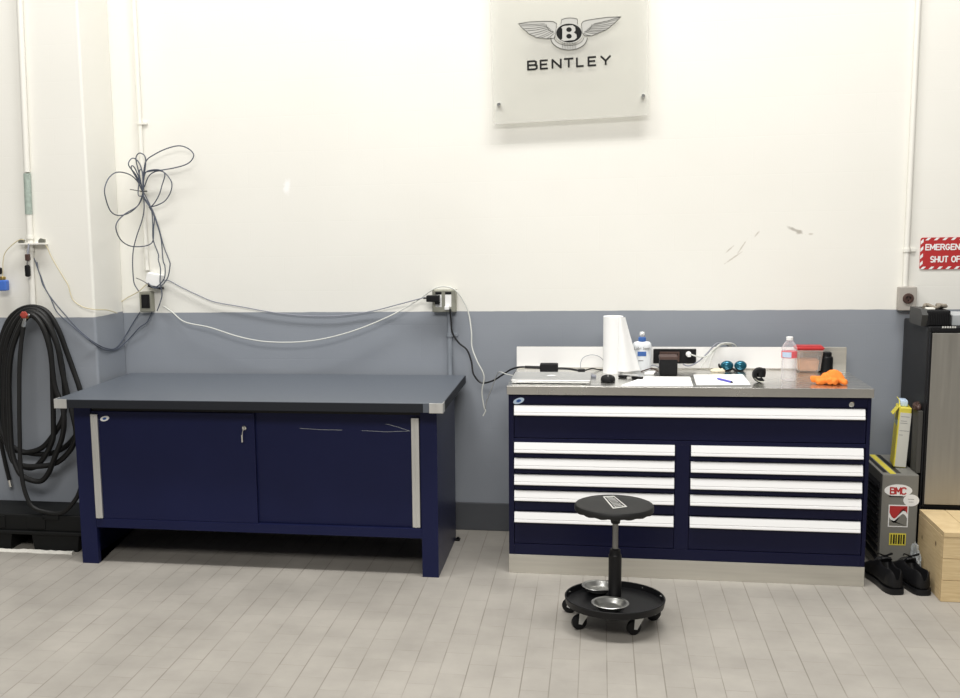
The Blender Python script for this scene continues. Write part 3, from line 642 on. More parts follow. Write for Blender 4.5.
# ------------------------------------------------------------------ acrylic sign
def acrylic_sign():
    y = W - .052; th = .008
    bl = at(493.7, 124.4, y); ux = (at(649, 115.3, y) - bl); w = ux.length; ux.normalize(); uz = V((-ux.z, 0, ux.x)); h = .70
    T = Thing('acrylic_sign', 'frosted acrylic sign with winged emblem and dark lettering, high on back wall', 'sign', (bl.x + w / 2, W, bl.z))
    bm = new(); prism(bm, [(0, 0), (w, 0), (w, h), (0, h)], bl, ux, uz, (0, th, 0)); T.part('panel', bm, 'frost', smooth=False)
    for u, v in ((498.8, 104.4), (643.2, 95.8)):
        q = at(u, v, y); bm = new(); cyl(bm, (q.x, W, q.z), (q.x, y - .012, q.z), .0095, 20, .002); T.part('standoff', bm, 'chrome', label='round steel standoff')
    yf = y - .0006
    P = lambda a, b: (lambda q: (q.x, q.z))(at(510 + a / 8, 5 + b / 8, yf))
    E = Thing('x', None, None, (0, 0, 0)) if False else None
    # wings: pale feathers with dark outlines
    lw_top = [(372, 148), (345, 132), (300, 130), (240, 132), (150, 135), (68, 150)]
    lw_tip = [(82, 166), (104, 190), (128, 208), (152, 232), (184, 246), (214, 262), (250, 263), (292, 270), (352, 266)]
    rw_top = [(572, 150), (585, 133), (615, 122), (690, 110), (780, 98), (888, 94)]
    rw_tip = [(866, 114), (842, 140), (818, 160), (792, 182), (766, 200), (732, 214), (700, 228), (652, 246), (600, 246)]
    fill = new(); line = new()
    for top, tip, root in ((lw_top, lw_tip, [(365, 230)]), (rw_top, rw_tip, [(578, 225)])):
        poly = [P(*q) for q in top + tip + root]
        prism(fill, poly, (0, yf, 0), (1, 0, 0), (0, 0, 1), (0, -.0005, 0))
        ribbon(line, poly + [poly[0]], .0022, yf - .0005)
        cx, cy = root[0]
        n = len(tip)
        for i, (a, b) in enumerate([top[-1]] + tip[:-1]):
            k = i / (n - 1); sx = cx + (a - cx) * (.30 - .16 * k); sy = (150 + 75 * k)
            mx_, my = (sx + a) / 2, (sy + b) / 2 + 5
            ribbon(line, [P(sx, sy), P(mx_, my), P(a, b)], .0017, yf - .0005)
        arc = [(cx + (-1 if cx < 470 else 1) * 75 * math.cos(t), 150 + 62 * math.sin(t) + 5) for t in [k * .2 for k in range(8)]]
        ribbon(line, [P(*q) for q in arc], .0016, yf - .0005)
    prism(fill, [P(*q) for q in [(408, 155), (412, 118), (440, 107), (475, 103), (515, 106), (540, 114), (540, 152)]], (0, yf, 0), (1, 0, 0), (0, 0, 1), (0, -.0005, 0))
    ribbon(line, [P(*q) for q in [(408, 155), (412, 118), (440, 107), (475, 103), (515, 106), (540, 114), (540, 152)]], .0022, yf - .0005)
    # lower crescent and tail feathers
    cres = [(472 + 146 * math.cos(t), 262 + 98 * math.sin(t)) for t in [k * PI / 14 for k in range(0, 15)]]
    inner = [(472 + 118 * math.cos(t), 262 + 62 * math.sin(t)) for t in [k * PI / 14 for k in range(14, -1, -1)]]
    prism(fill, [P(*q) for q in cres + inner], (0, yf, 0), (1, 0, 0), (0, 0, 1), (0, -.0004, 0))
    ribbon(line, [P(*q) for q in cres], .003, yf - .0005); ribbon(line, [P(*q) for q in inner], .0014, yf - .0005)
    for k in range(9):
        a = 420 + k * 13; ribbon(line, [P(a + 3, 300), P(a - 2 + k * .3, 352)], .0018, yf - .0005)
    ring = [P(472 + 112 * math.cos(k * PI / 16), 224 + 84 * math.sin(k * PI / 16)) for k in range(32)]
    prism(fill, ring, (0, yf - .0003, 0), (1, 0, 0), (0, 0, 1), (0, -.0006, 0))
    ov = new(); prism(ov, [P(472 + 102 * math.cos(k * PI / 16), 224 + 75 * math.sin(k * PI / 16)) for k in range(32)], (0, yf - .0009, 0), (1, 0, 0), (0, 0, 1), (0, -.0005, 0))
    B = new(); yb = yf - .0014
    pol = [(410, 180), (430, 168), (500, 162), (522, 178), (524, 206), (512, 220), (532, 236), (534, 264), (514, 280), (432, 288), (408, 280), (418, 270), (418, 190)]
    prism(B, [P(*q) for q in pol], (0, yb, 0), (1, 0, 0), (0, 0, 1), (0, -.0004, 0))
    ho = new()
    for cyy in (197, 250): prism(ho, [P(472 + 22 * math.cos(k * PI / 10), cyy + 19 * math.sin(k * PI / 10)) for k in range(20)], (0, yb - .0004, 0), (1, 0, 0), (0, 0, 1), (0, -.0004, 0))
    em = T.part('emblem', fill, 'emblem_fill', None, 'silver winged emblem', smooth=False)
    T.part('feather_lines', line, 'line_ink', em, smooth=False); ovo = T.part('emblem_oval', ov, 'ink', em, smooth=False)
    T.part('letter', B, 'emblem_fill', em, smooth=False); T.part('letter_counter', ho, 'ink', em, smooth=False)
    # lettering, thick monoline capitals
    a = at(510 + 142 / 8, 5 + 525 / 8, yf); b = at(510 + 770 / 8, 5 + 483 / 8, yf); d = (b - a); d.normalize(); n_ = V((-d.z, 0, d.x))
    hgt = (V((*P(145, 443),)) - V((*P(142, 525),))).length if False else abs(at(528, 60.5, yf).z - at(528, 70.5, yf).z)
    KX = (b - a).length / ((770 - 142) / 8); bm = new(); wt = .0088
    G = {'B': [[(0, 0), (0, 1), (.62, 1), (.8, .88), (.8, .64), (.62, .53), (0, .53)], [(.62, .53), (.88, .42), (.88, .12), (.68, 0), (0, 0)]],
         'E': [[(.8, 0), (0, 0), (0, 1), (.8, 1)], [(0, .52), (.7, .52)]], 'N': [[(0, 0), (0, 1), (.85, 0), (.85, 1)]],
         'T': [[(0, 1), (.86, 1)], [(.43, 1), (.43, 0)]], 'L': [[(0, 1), (0, 0), (.75, 0)]], 'Y': [[(0, 1), (.43, .45), (.86, 1)], [(.43, .45), (.43, 0)]]}
    xs = [145, 247, 342, 440, 538, 630, 730]; wd = [70, 58, 68, 66, 56, 60, 72]
    for ch, x_, w_ in zip('BENTLEY', xs, wd):
        o = a + d * ((x_ - 142) / 8 * KX)
        for st in G[ch]:
            sx = w_ / 8 * KX / .86
            pts = [o + d * (px * sx) + n_ * (wt / 2 + py_ * (hgt - wt)) for px, py_ in st]
            ribbon(bm, [(q.x, q.z) for q in pts], wt, yf)
    T.part('lettering', bm, 'ink', None, 'dark capital lettering', smooth=False)
acrylic_sign()

# ------------------------------------------------------------------ red warning sign
def red_sign():
    y = W - .004; x0, x1, z0, z1 = 1.4825, 1.725, 1.3385, 1.4875
    T = Thing('warning_sign', 'red emergency shut off sign with white striped border on back wall', 'sign', ((x0 + x1) / 2, W, z0))
    rr = []
    for cx, cz, a0 in ((x1 - .01, z1 - .01, 0), (x0 + .01, z1 - .01, 90), (x0 + .01, z0 + .01, 180), (x1 - .01, z0 + .01, 270)):
        for k in range(5): a = math.radians(a0 + k * 22.5); rr.append((cx + .01 * math.cos(a), cz + .01 * math.sin(a)))
    bm = new(); prism(bm, rr, (0, y, 0), (1, 0, 0), (0, 0, 1), (0, .0035, 0)); T.part('plate', bm, 'red', smooth=False)
    bm = new(); yy = y - .0001; bw = .013
    def strip(px): prism(bm, px, (0, yy, 0), (1, 0, 0), (0, 0, 1), (0, -.0004, 0))
    x = x0 + .020
    while x < x1 - .03:
        strip([(x, z1 - bw), (x + .014, z1 - bw), (x + .026, z1 - .001), (x + .012, z1 - .001)]); x += .037
    x = x0 + .003
    while x < x1 - .032:
        strip([(x, z0 + .001), (x + .014, z0 + .001), (x + .026, z0 + bw), (x + .012, z0 + bw)]); x += .037
    z = z0 + .014
    while z < z1 - .03:
        for a in (x0 + .001, x1 - bw): strip([(a, z), (a + bw - .001, z + .012), (a + bw - .001, z + .028), (a, z + .016)])
        z += .034
    T.part('border_stripes', bm, 'white', smooth=False)
    arc = lambda cx, cz, rx, rz, a0, a1, n=8: [(cx + rx * math.cos(math.radians(a0 + (a1 - a0) * k / n)), cz + rz * math.sin(math.radians(a0 + (a1 - a0) * k / n))) for k in range(n + 1)]
    G = {'E': (.8, [[(.75, 0), (0, 0), (0, 1), (.75, 1)], [(0, .52), (.66, .52)]]), 'M': (1.05, [[(0, 0), (0, 1), (.48, .25), (.96, 1), (.96, 0)]]),
         'R': (.88, [[(0, 0), (0, 1), (.5, 1), (.74, .9), (.74, .6), (.5, .5), (0, .5)], [(.45, .5), (.82, 0)]]), 'G': (.95, [arc(.44, .5, .44, .5, 45, 320) + [(.84, .45), (.5, .45)]]),
         'N': (.9, [[(0, 0), (0, 1), (.8, 0), (.8, 1)]]), 'C': (.92, [arc(.44, .5, .44, .5, 45, 315)]), 'Y': (.85, [[(0, 1), (.4, .45), (.8, 1)], [(.4, .45), (.4, 0)]]),
         'S': (.8, [arc(.37, .74, .35, .26, 40, 270, 7) + arc(.37, .24, .37, .24, 90, -140, 7)]), 'H': (.9, [[(0, 0), (0, 1)], [(.8, 0), (.8, 1)], [(0, .5), (.8, .5)]]),
         'U': (.9, [[(0, 1), (0, .3)] + arc(.4, .3, .4, .3, 180, 360) + [(.8, 1)]]), 'T': (.8, [[(0, 1), (.76, 1)], [(.38, 1), (.38, 0)]]), 'O': (1.0, [arc(.45, .5, .45, .5, 0, 360, 14)]),
         'F': (.76, [[(0, 0), (0, 1), (.72, 1)], [(0, .5), (.64, .5)]]), ' ': (.45, [])}
    bm = new(); wt = .0054
    for word, xa, za, wid, hg in (('EMERGENCY', 1.504, 1.4275, .197, .030), ('SHUT OFF', 1.5275, 1.370, .152, .031)):
        tot = sum(G[ch][0] + .22 for ch in word) - .22; sx = (wid - wt) / tot; x = xa + wt / 2
        for ch in word:
            for st in G[ch][1]: ribbon(bm, [(x + px_ * sx, za + wt / 2 + pz_ * (hg - wt)) for px_, pz_ in st], wt, yy, .0005)
            x += (G[ch][0] + .22) * sx
    T.part('lettering', bm, 'white', None, 'white lettering', smooth=False)
red_sign()

# ------------------------------------------------------------------ things on the worktop
def laptop():
    a, b = atz(511, 383.8, CT), atz(591, 384.2, CT); x0, x1 = a.x, b.x - .002; z = CT
    T = Thing('laptop', 'closed silver laptop on the left end of the steel worktop', 'laptop', ((x0 + x1) / 2, 5.26, z))
    T.part('base', box(new(), x0 + .003, x1 - .003, 5.130, 5.388, z + .0025, z + .0115, .003), 'silver')
    bm = new(); box(bm, x0 + .01, x1 - .01, 5.137, 5.38, z + .011, z + .013)
    for px in (x0 + .03, x1 - .03):
        for py in (5.15, 5.365): cyl(bm, (px, py, z), (px, py, z + .003), .008, 12)
    T.part('rubber_foot', bm, 'silver_dark', label='dark seam and feet')
    lid = T.part('lid', box(new(), x0, x1, 5.126, 5.39, z + .0125, z + .0185, .003), 'silver')
    p = atz(551.5, 375.5, z + .0185); bm = new()
    lathe(bm, p, [(0, 0), (.020, 0), (.021, .0004), (0, .0006)], 24, 1, .9)
    T.part('lid_emblem', bm, 'white', lid, 'small white lid emblem')
laptop()
def adapter():
    z = CT; a = at(540, 371, 5.5312); b = at(558, 371, 5.5312)
    T = Thing('power_adapter', 'black power brick with cord lying behind the laptop', 'adapter', ((a.x + b.x) / 2, 5.53, z))
    T.part('brick', box(new(), a.x, b.x, 5.508, 5.560, z + .0005, z + .040, .005, 3), 'black_matte')
    yy = 5.535; bm = new()
    tube(bm, [at(*q) for q in [(450, 309, W - .07), (451, 320, W - .06), (452.5, 333, W - .06), (459, 343, W - .06), (467, 350, W - .06), (471.5, 362, W - .07), (473.5, 374, W - .09), (481, 382.5, W - .1), (492, 381, W - .12), (503, 374.5, W - .14), (511, 369.5, 5.5675), (520, 367, yy), (532, 367.3, yy), (540.5, 367.5, yy)]], .0046, 8, 7); T.part('cord', bm, 'cable_black')
    bm = new(); cyl(bm, at(525, 367, yy), at(540.3, 367.5, yy), .0075, 10, .002); T.part('strain_relief', bm, 'black')
    bm = new(); tube(bm, [at(557.5, 368.5, yy), at(563, 368.5, yy), at(570, 369, 5.524), at(578, 370.5, 5.5095)], .0055, 8, 6); T.part('output_cord', bm, 'cable_black')
    p = at(581.5, 370.8, 5.5022); bm = new(); box(bm, p.x - .018, p.x + .018, 5.50, 5.524, z + .001, z + .017, .006, 3); T.part('plug', bm, 'black')
    bm = new(); tube(bm, [at(585, 370.5, 5.5022), at(592, 368.5, 5.524), at(598, 369.5, 5.5747), at(604, 370, 5.5965)], .0032, 7, 6); T.part('output_cord', bm, 'cable_black')
adapter()
cable('thin grey wire loop standing up against the white splashback', [(581, 369, 5.5675), (580.5, 364, 5.5892), (583, 358, 5.6037), (590, 355, 5.611), (598, 356, 5.611), (603, 360, 5.6037), (607, 367, 5.611)], 'cable_grey', .0016)
cable('thin white cord hanging from laptop left edge below the black cord', [(513, 375.5, 5.35), (506, 374, 5.35), (499.5, 372, 5.379), (496, 377, 5.437), (491, 390, 5.495), (487, 400, 5.5385), (485, 409, 5.5675)], 'cable_white', .0018)
bm = new(); p = atz(593.5, 377.5, CT); box(bm, p.x - .012, p.x + .012, p.y - .012, p.y + .012, CT + .0003, CT + .012, .003); tube(bm, [V((p.x, p.y + .01, CT + .006)), V((p.x + .003, p.y + .05, CT + .004)), V((p.x - .01, p.y + .10, CT + .0035))], .0025, 7, 5)
single('usb_plug', bm, 'cable_grey', 'small grey plug on the worktop between laptop and mouse', 'plug', (p.x, p.y, CT))

def towel():
    c = V((.0695, 5.512, CT)); r = .0465; h = .271
    T = Thing('paper_towel_roll', 'white paper towel roll with a loose hanging sheet, upright on worktop', 'paper towel', c)
    bm = new(); lathe(bm, c, [(.018, 0), (r, 0), (r, h), (.019, h), (.019, h - .03), (.018, 0)], 36)
    T.part('roll', bm, 'paper')
    bm = new(); nu, nv = 12, 10; g = [[[], []] for _ in range(nu + 1)]
    for i in range(nu + 1):
        t = i / nu
        for j in range(nv + 1):
            s = j / nv                                  # 0 top, 1 bottom
            z = c.z + h - .001 - s * (h - .012) - .004 * t * (1 - s)
            ext = .020 + .073 * s ** 1.05
            a = -1.05
            base = c + V((r * math.cos(a), r * math.sin(a), 0))
            x = base.x + .012 * t + ext * t; y = base.y - .018 * math.sin(PI * min(1, t * 1.3)) * (.4 + .6 * s) + .045 * t * t
            for k, d in enumerate((0, .0012)): g[i][k].append(bm.verts.new((x + d * .5, y - .001 - d, z)))
    for i in range(nu):
        for j in range(nv):
            for k in (0, 1): bm.faces.new((g[i][k][j], g[i + 1][k][j], g[i + 1][k][j + 1], g[i][k][j + 1]))
        for j in (0, nv): bm.faces.new((g[i][0][j], g[i + 1][0][j], g[i + 1][1][j], g[i][1][j]))
    for i in (0, nu):
        for j in range(nv): bm.faces.new((g[i][0][j], g[i][0][j + 1], g[i][1][j + 1], g[i][1][j]))
    T.part('loose_sheet', bm, 'paper')
    bm = new(); lathe(bm, c, [(.0165, .001), (.0178, .001), (.0178, h - .001), (.0165, h - .001)], 20); T.part('cardboard_core', bm, 'tan')
towel()
def lotion():
    b = at(641.8, 366, 5.597); c = V((b.x, 5.597, CT))
    T = Thing('lotion_bottle', 'white lotion bottle with blue collar and pump behind the paper towels', 'bottle', c)
    bm = new(); lathe(bm, c, [(0, .0005), (.040, .0005), (.043, .004), (.044, .02), (.0445, .118), (.043, .130), (.036, .138), (.018, .142), (0, .143)], 32, 1, .6); T.part('bottle_body', bm, 'lotion')
    bm = new(); lathe(bm, c, [(0, .142), (.0185, .142), (.018, .158), (.013, .163), (0, .163)], 24); T.part('collar', bm, 'label_blue', label='blue collar')
    bm = new(); lathe(bm, c, [(0, .163), (.007, .163), (.007, .168), (.0115, .170), (.0125, .178), (.011, .186), (0, .188)], 20); box(bm, c.x - .006, c.x + .005, c.y - .032, c.y - .004, CT + .178, CT + .186, .003); T.part('pump_head', bm, 'white', label='white pump head')
    yf = c.y - .0265
    bm = new(); box(bm, c.x - .022, c.x + .019, yf - .0006, yf + .01, CT + .072, CT + .094, .0003); T.part('label_band', bm, 'label_blue', label='blue label band')
    bm = new(); text(bm, 'Lubriderm', (c.x - .038, yf + .006, CT + .102), (1, 0, 0), (0, 0, 1), .076, .0155, .006, .008); box(bm, c.x - .018, c.x + .006, yf - .0004, yf + .004, CT + .048, CT + .052); T.part('label_print', bm, 'grey_ink')
lotion()
def mouse():
    p = atz(608, 382, CT); c = V((p.x, p.y + .03, CT))
    T = Thing('computer_mouse', 'rounded black mouse in front of the paper towel roll', 'mouse', c)
    bm = new(); b = bmesh.new(); bmesh.ops.create_uvsphere(b, u_segments=24, v_segments=14, radius=1)
    for v in b.verts:
        x, y, z = v.co; k = (abs(x) ** 3 + abs(y) ** 3) ** (1 / 3); 
        v.co = c + V((x * .033, y * .048, .003 + max(0, z) ** .6 * .026 + (0 if z > 0 else z * .002)))
    merge(bm, b); T.part('mouse_shell', bm, 'black_matte')
    bm = new(); box(bm, c.x - .003, c.x + .003, c.y - .035, c.y - .015, CT + .022, CT + .0315, .003); T.part('scroll_wheel', bm, 'grey_ink')
mouse()
def tool():
    a = atz(620, 377.5, CT); b = atz(642, 379.5, CT); d = b - a; ang = math.atan2(d.y, d.x); L_ = d.length
    mt = Matrix.Translation((a + b) / 2) @ Matrix.Rotation(ang, 4, 'Z')
    T = Thing('utility_knife', 'flat silver hand tool with black grips lying before the paper towels', 'tool', (a + b) / 2)
    bm = new(); prism(bm, [(-L_ / 2, 0), (L_ / 2, -.01), (L_ / 2 - .004, .025), (.01, .05), (-L_ * .36, .022), (-L_ / 2, .012)], (0, 0, .009), (1, 0, 0), (0, 1, 0), (0, 0, .006)); bm.transform(mt); T.part('tool_body', bm, 'silver')
    for x0, x1 in ((-L_ / 2 - .003, -L_ / 2 + .035), (L_ * .08, L_ / 2 + .004)):
        bm = new(); box(bm, x0, x1, -.014, .008, .0005, .0125, .004, 3, mt); T.part('grip', bm, 'black')
    bm = new(); box(bm, -L_ * .3, L_ * .1, -.005, .005, .0085, .0135, .002, 2, mt); T.part('slide', bm, 'black')
tool()
# papers
def quad(name, label, cat, px, th, m, z=CT):
    P = [atz(u, v, z) for u, v in px]; c = sum(P, V()) / 4
    bm = new(); prism(bm, [(p.x, p.y) for p in P], (0, 0, z + .0004), (1, 0, 0), (0, 1, 0), (0, 0, th)); o = single(name, bm, m, label, cat, c, smooth=False); return o
quad('paper_sheet', 'white paper sheet along the worktop front edge, below the black cube', 'paper', [(621, 386), (693, 386.3), (690, 377.3), (645, 377)], .0025, 'paper')
T = Thing('notepad', 'white notepad with dark edge under the blue pen', 'notepad', atz(722, 381, CT))
P = [atz(*q, CT) for q in [(696, 386.2), (751, 386), (743, 375.8), (693, 376.2)]]
bm = new(); prism(bm, [(p.x, p.y) for p in P], (0, 0, CT + .0004), (1, 0, 0), (0, 1, 0), (0, 0, .003)); T.part('backing_card', bm, 'grey_ink', smooth=False)
P = [p + V((.002 * (1 if i in (0, 3) else -1), .002 * (1 if i < 2 else -1), 0)) for i, p in enumerate(P)]
bm = new(); prism(bm, [(p.x, p.y) for p in P], (0, 0, CT + .0034), (1, 0, 0), (0, 1, 0), (0, 0, .004)); T.part('page_block', bm, 'paper', smooth=False)
z = CT + .0125; a = atz(718.5, 378.7, z); b = atz(733, 382.3, z)
T = Thing('pen', 'blue ballpoint pen lying on the white notepad', 'pen', (a + b) / 2)
d = (b - a).normalized(); bm = new(); cyl(bm, a, b - d * .012, .0048, 12, .001); T.part('barrel', bm, 'pen')
bm = new(); cyl(bm, a - d * .008, a, .0035, 10); T.part('pen_cap', bm, 'label_blue'); bm = new(); q = d.to_track_quat('Z', 'Y').to_matrix().to_4x4(); lathe(bm, b - d * .012, [(.0045, 0), (.0015, .012), (0, .014)], 12, mtx=q); T.part('tip', bm, 'black')
# black cube
a = at(659.5, 372, 5.424); b = at(677.5, 372, 5.424)
T = Thing('speaker_cube', 'black cube with brown top in front of the outlet panel', 'speaker', ((a.x + b.x) / 2, 5.46, CT))
bm = new(); box(bm, a.x, b.x, 5.422, 5.50, CT + .0005, CT + .080, .006, 3); T.part('cube_body', bm, 'black_matte')
bm = new(); box(bm, a.x - .001, b.x + .001, 5.421, 5.501, CT + .072, CT + .091, .005, 3); T.part('cube_top', bm, 'brown', label='dark brown top')
# white outlet plug + cords over splashback
yv = 5.62
T = Thing('power_plug', 'white plug in the black outlet panel with cord over splashback', 'plug', at(688.5, 354, yv))
p = at(688.5, 354, yv); bm = new(); cyl(bm, (p.x, 5.6265, p.z), (p.x, 5.60, p.z), .013, 14, .004); box(bm, p.x - .008, p.x + .010, 5.59, 5.61, p.z - .012, p.z + .006, .004); T.part('plug_body', bm, 'white')
bm = new(); tube(bm, [at(*q) for q in [(690, 354, 5.5849), (694, 355.5, 5.582), (700, 356.8, 5.5892), (707, 356, 5.5965), (714, 350, 5.611), (720, 344.3, 5.6255), (728, 343, 5.6472), (735, 345, 5.6762), (738, 352, 5.6835), (739, 362, 5.6907)]], .0034, 7, 7); T.part('cord', bm, 'cable_white')
cable('dark grey cord arching from outlet panel bottom over the splashback', [(683, 364, 5.582), (687, 365.8, 5.5747), (692, 365, 5.5747), (699, 361, 5.5892), (707, 353.5, 5.6037), (714, 345.5, 5.6182), (719, 343, 5.64), (726, 344, 5.6762), (730, 350, 5.6835), (731, 362, 5.6907)], 'cable_grey', .0034)
cable('pale grey cord leaning on splashback, left of two drooping to the worktop', [(701, 368, 5.5747), (704, 362, 5.5892), (710, 354, 5.5994), (715, 348.5, 5.611), (722, 344.5, 5.6327), (731, 345, 5.669), (733, 354, 5.6864)], 'cable_white', .003)
cable('pale grey cord leaning on splashback, right of two drooping to the worktop', [(708, 368, 5.5747), (711, 359, 5.5965), (715, 350, 5.6139), (720, 345.3, 5.6327), (727, 344.3, 5.6617), (732, 349, 5.6835), (734, 358, 5.6907)], 'cable_white', .003)
cable('grey cord lying on the worktop between lotion bottle and black cube', [(636, 370, 5.5892), (641, 368, 5.582), (649, 365.5, 5.5965), (656, 366, 5.6037), (662, 369, 5.5965)], 'cable_grey', .003)
cable('brown cord lying on worktop just left of the black cube', [(641, 371.5, 5.5385), (647, 369.5, 5.553), (652, 368.5, 5.5675), (657, 370.5, 5.5675), (660, 372, 5.582)], 'brown', .0028)
bm = new(); p = atz(649, 374, CT); 
for k in range(3): box(bm, p.x - .02 + .008 * k, p.x + .022 + .004 * k, p.y - .012 + .01 * k, p.y + .03 + .008 * k, CT + .0003 + .003 * k, CT + .003 + .003 * k, .0008)
single('paper_scraps', bm, 'paper', 'small stack of white paper slips beside the black cube', 'paper', (p.x, p.y, CT))
# sunglasses
def glasses():
    y = 5.585; T = Thing('sunglasses', 'wraparound sunglasses with teal mirrored lenses on the worktop', 'sunglasses', at(732, 368, y) * 1)
    T.off = V(T.o.location)
    for u, v, w in ((727, 366, .030), (740.5, 366, .029)):
        p = at(u, v, y); b = bmesh.new(); bmesh.ops.create_uvsphere(b, u_segments=20, v_segments=14, radius=1)
        for q in b.verts:
            x, yy, z = q.co
            q.co = V((p.x + x * w, y + .002 - max(0, -yy) * .02 + max(0, yy) * .002, CT + .026 + z * .024))
        bm = new(); merge(bm, b); T.part('lens', bm, 'teal', label='teal mirrored lens')
    bm = new(); a = at(719, 366, y); b = at(745.5, 366, y)
    tube(bm, [V((a.x, y + .008, CT + .030)), V((a.x + .012, y - .002, CT + .006)), V(((a.x + b.x) / 2 - .012, y - .006, CT + .005)), V(((a.x + b.x) / 2, y - .004, CT + .013)), V(((a.x + b.x) / 2 + .012, y - .006, CT + .005)), V((b.x - .012, y - .002, CT + .005)), V((b.x, y + .008, CT + .028))], .0048, 8, 6)
    fr = T.part('frame', bm, 'black')
    for x, s in ((a.x, 1), (b.x, -1)):
        bm = new(); tube(bm, [V((x, y + .008, CT + .031)), V((x + s * .003, y + .022, CT + .030)), V((x + s * .008, y + .044, CT + .012))], .003, 7, 5); T.part('temple', bm, 'black')
glasses()
bm = new(); p = atz(718, 372, CT); b = bmesh.new(); bmesh.ops.create_icosphere(b, subdivisions=4, radius=1)
for v in b.verts: v.co = V((p.x + v.co.x * .034, p.y + .01 + v.co.y * .022, max(CT + .0004, CT + .004 + v.co.z * .011 * (1 + .8 * mnoise.noise(v.co * 3)))))
merge(bm, b); single('tissue', bm, mat('cream_tissue', (.74, .68, .52), .9), 'crumpled cream tissue on the worktop left of the sunglasses', 'tissue', (p.x, p.y, CT))
# curled black object
def curl():
    p = atz(760, 383, CT); c = V((p.x, p.y + .02, CT + .034)); T = Thing('strap_loop', 'black C-shaped curled strap standing upright right of the notepad', 'strap', (c.x, c.y, CT))
    bm = new(); n = 20; rows = []
    for k in range(n + 1):
        a = math.radians(48 + k * 13.2); ca, sa = math.cos(a), math.sin(a); w = .020 * (1 - .25 * abs(k / n - .4))
        rows.append([bm.verts.new((c.x + rr_ * ca * .95, c.y + y_, c.z + rr_ * sa)) for rr_, y_ in ((.016, -w), (.029, -w - .001), (.0325, -w + .006), (.0325, w - .006), (.029, w + .001), (.016, w))])
    for a, b in zip(rows, rows[1:]):
        for k in range(6): bm.faces.new((a[k], a[(k + 1) % 6], b[(k + 1) % 6], b[k]))
    bm.faces.new(rows[0]); bm.faces.new(rows[-1][::-1])
    T.part('strap_band', bm, 'black_matte')
    bm = new(); lathe(bm, (c.x + .006, c.y, c.z + .010), [(0, -.021), (.018, -.019), (.021, 0), (.018, .019), (0, .021)], 18); T.part('pad', bm, 'black')
    bm = new(); tube(bm, [V((c.x - .024, c.y - .021, c.z - .012)), V((c.x - .006, c.y - .022, c.z - .026)), V((c.x + .014, c.y - .021, c.z - .028))], .0022, 6, 5); T.part('trim', bm, 'box_steel')
curl()
def water():
    q = atz(789.5, 381.5, CT); c = V((q.x, q.y + .031, CT)); ZS = .925; T = Thing('water_bottle', 'clear plastic water bottle with red and white label on worktop', 'bottle', c)
    prof = [(0, .004), (.018, .001), (.028, .003), (.031, .012)]
    for k in range(8): z = .018 + k * .0125; prof += [(.0312, z), (.0296, z + .006)]
    prof += [(.031, .118), (.031, .150), (.0305, .158), (.027, .172), (.020, .184), (.0135, .192), (.0125, .198)]
    bm = new(); lathe(bm, c, [(a * 1.06, b * ZS) for a, b in prof], 32); T.part('bottle_body', bm, 'clear')
    bm = new(); lathe(bm, c, [(0, .182), (.0145, .182), (.0145, .1955), (.013, .197), (0, .197)], 24); T.part('cap', bm, 'white', label='white cap')
    bm = new(); lathe(bm, c, [(.0334, .104), (.0338, .104), (.0338, .134), (.0334, .134)], 32); lb = T.part('label_wrap', bm, 'clear_red', label='translucent red label')
    bm = new(); b = bmesh.new(); vs = []
    for k in range(9):
        a = math.radians(205 + k * 9); vs.append([b.verts.new((c.x + r_ * math.cos(a), c.y + r_ * math.sin(a), CT + z_)) for r_, z_ in ((.0341, .107), (.0341, .131), (.0344, .131), (.0344, .107))])
    for a_, b_ in zip(vs, vs[1:]):
        for k in range(4): b.faces.new((a_[k], a_[(k + 1) % 4], b_[(k + 1) % 4], b_[k]))
    b.faces.new(vs[0]); b.faces.new(vs[-1][::-1]); merge(bm, b); T.part('label_patch', bm, 'pale_blue', lb, 'pale label patch')
water()
def frustum(bm, cx, cy, z0, z1, w0, d0, w1, d1, bev):
    b = bmesh.new(); bmesh.ops.create_cube(b, size=1)
    for v in b.verts:
        t = v.co.z + .5; w = w0 + (w1 - w0) * t; d = d0 + (d1 - d0) * t; v.co = V((cx + v.co.x * w, cy + v.co.y * d, z0 + t * (z1 - z0)))
    bmesh.ops.bevel(b, geom=list(b.edges), offset=bev, segments=3, affect='EDGES'); merge(bm, b); return bm
a = at(808, 372, 5.58); c = V((a.x, 5.58, CT))
T = Thing('food_container', 'clear tapered food container with red lid behind the water bottle', 'container', c)
T.part('tub', frustum(new(), c.x, c.y, CT + .0005, CT + .105, .098, .066, .118, .082, .008), 'milky')
T.part('food', frustum(new(), c.x - .004, c.y, CT + .004, CT + .064, .084, .054, .098, .064, .008), 'tan', label='tan contents')
lid = T.part('lid', frustum(new(), c.x, c.y, CT + .1052, CT + .124, .128, .09, .124, .086, .006), 'red', label='red lid')
T.part('rim', frustum(new(), c.x, c.y, CT + .100, CT + .1055, .125, .088, .125, .088, .002), 'milky')
a = at(825.6, 372, 5.585); c = V((a.x, 5.588, CT))
T = Thing('supplement_bottle', 'short black bottle standing right of the red lidded container', 'bottle', c)
bm = new(); lathe(bm, c, [(0, .0005), (.029, .0005), (.0315, .004), (.0315, .064), (.028, .071), (.023, .074), (0, .074)], 28); T.part('bottle_body', bm, 'black')
bm = new(); pr = [(0, .073), (.0235, .073), (.0235, .09), (.019, .0935), (0, .0935)]; lathe(bm, c, pr, 28)
for k in range(20): a_ = k * PI / 10; box(bm, c.x + .0235 * math.cos(a_) - .001, c.x + .0235 * math.cos(a_) + .001, c.y + .0235 * math.sin(a_) - .001, c.y + .0235 * math.sin(a_) + .001, CT + .075, CT + .089)
T.part('cap', bm, 'black')
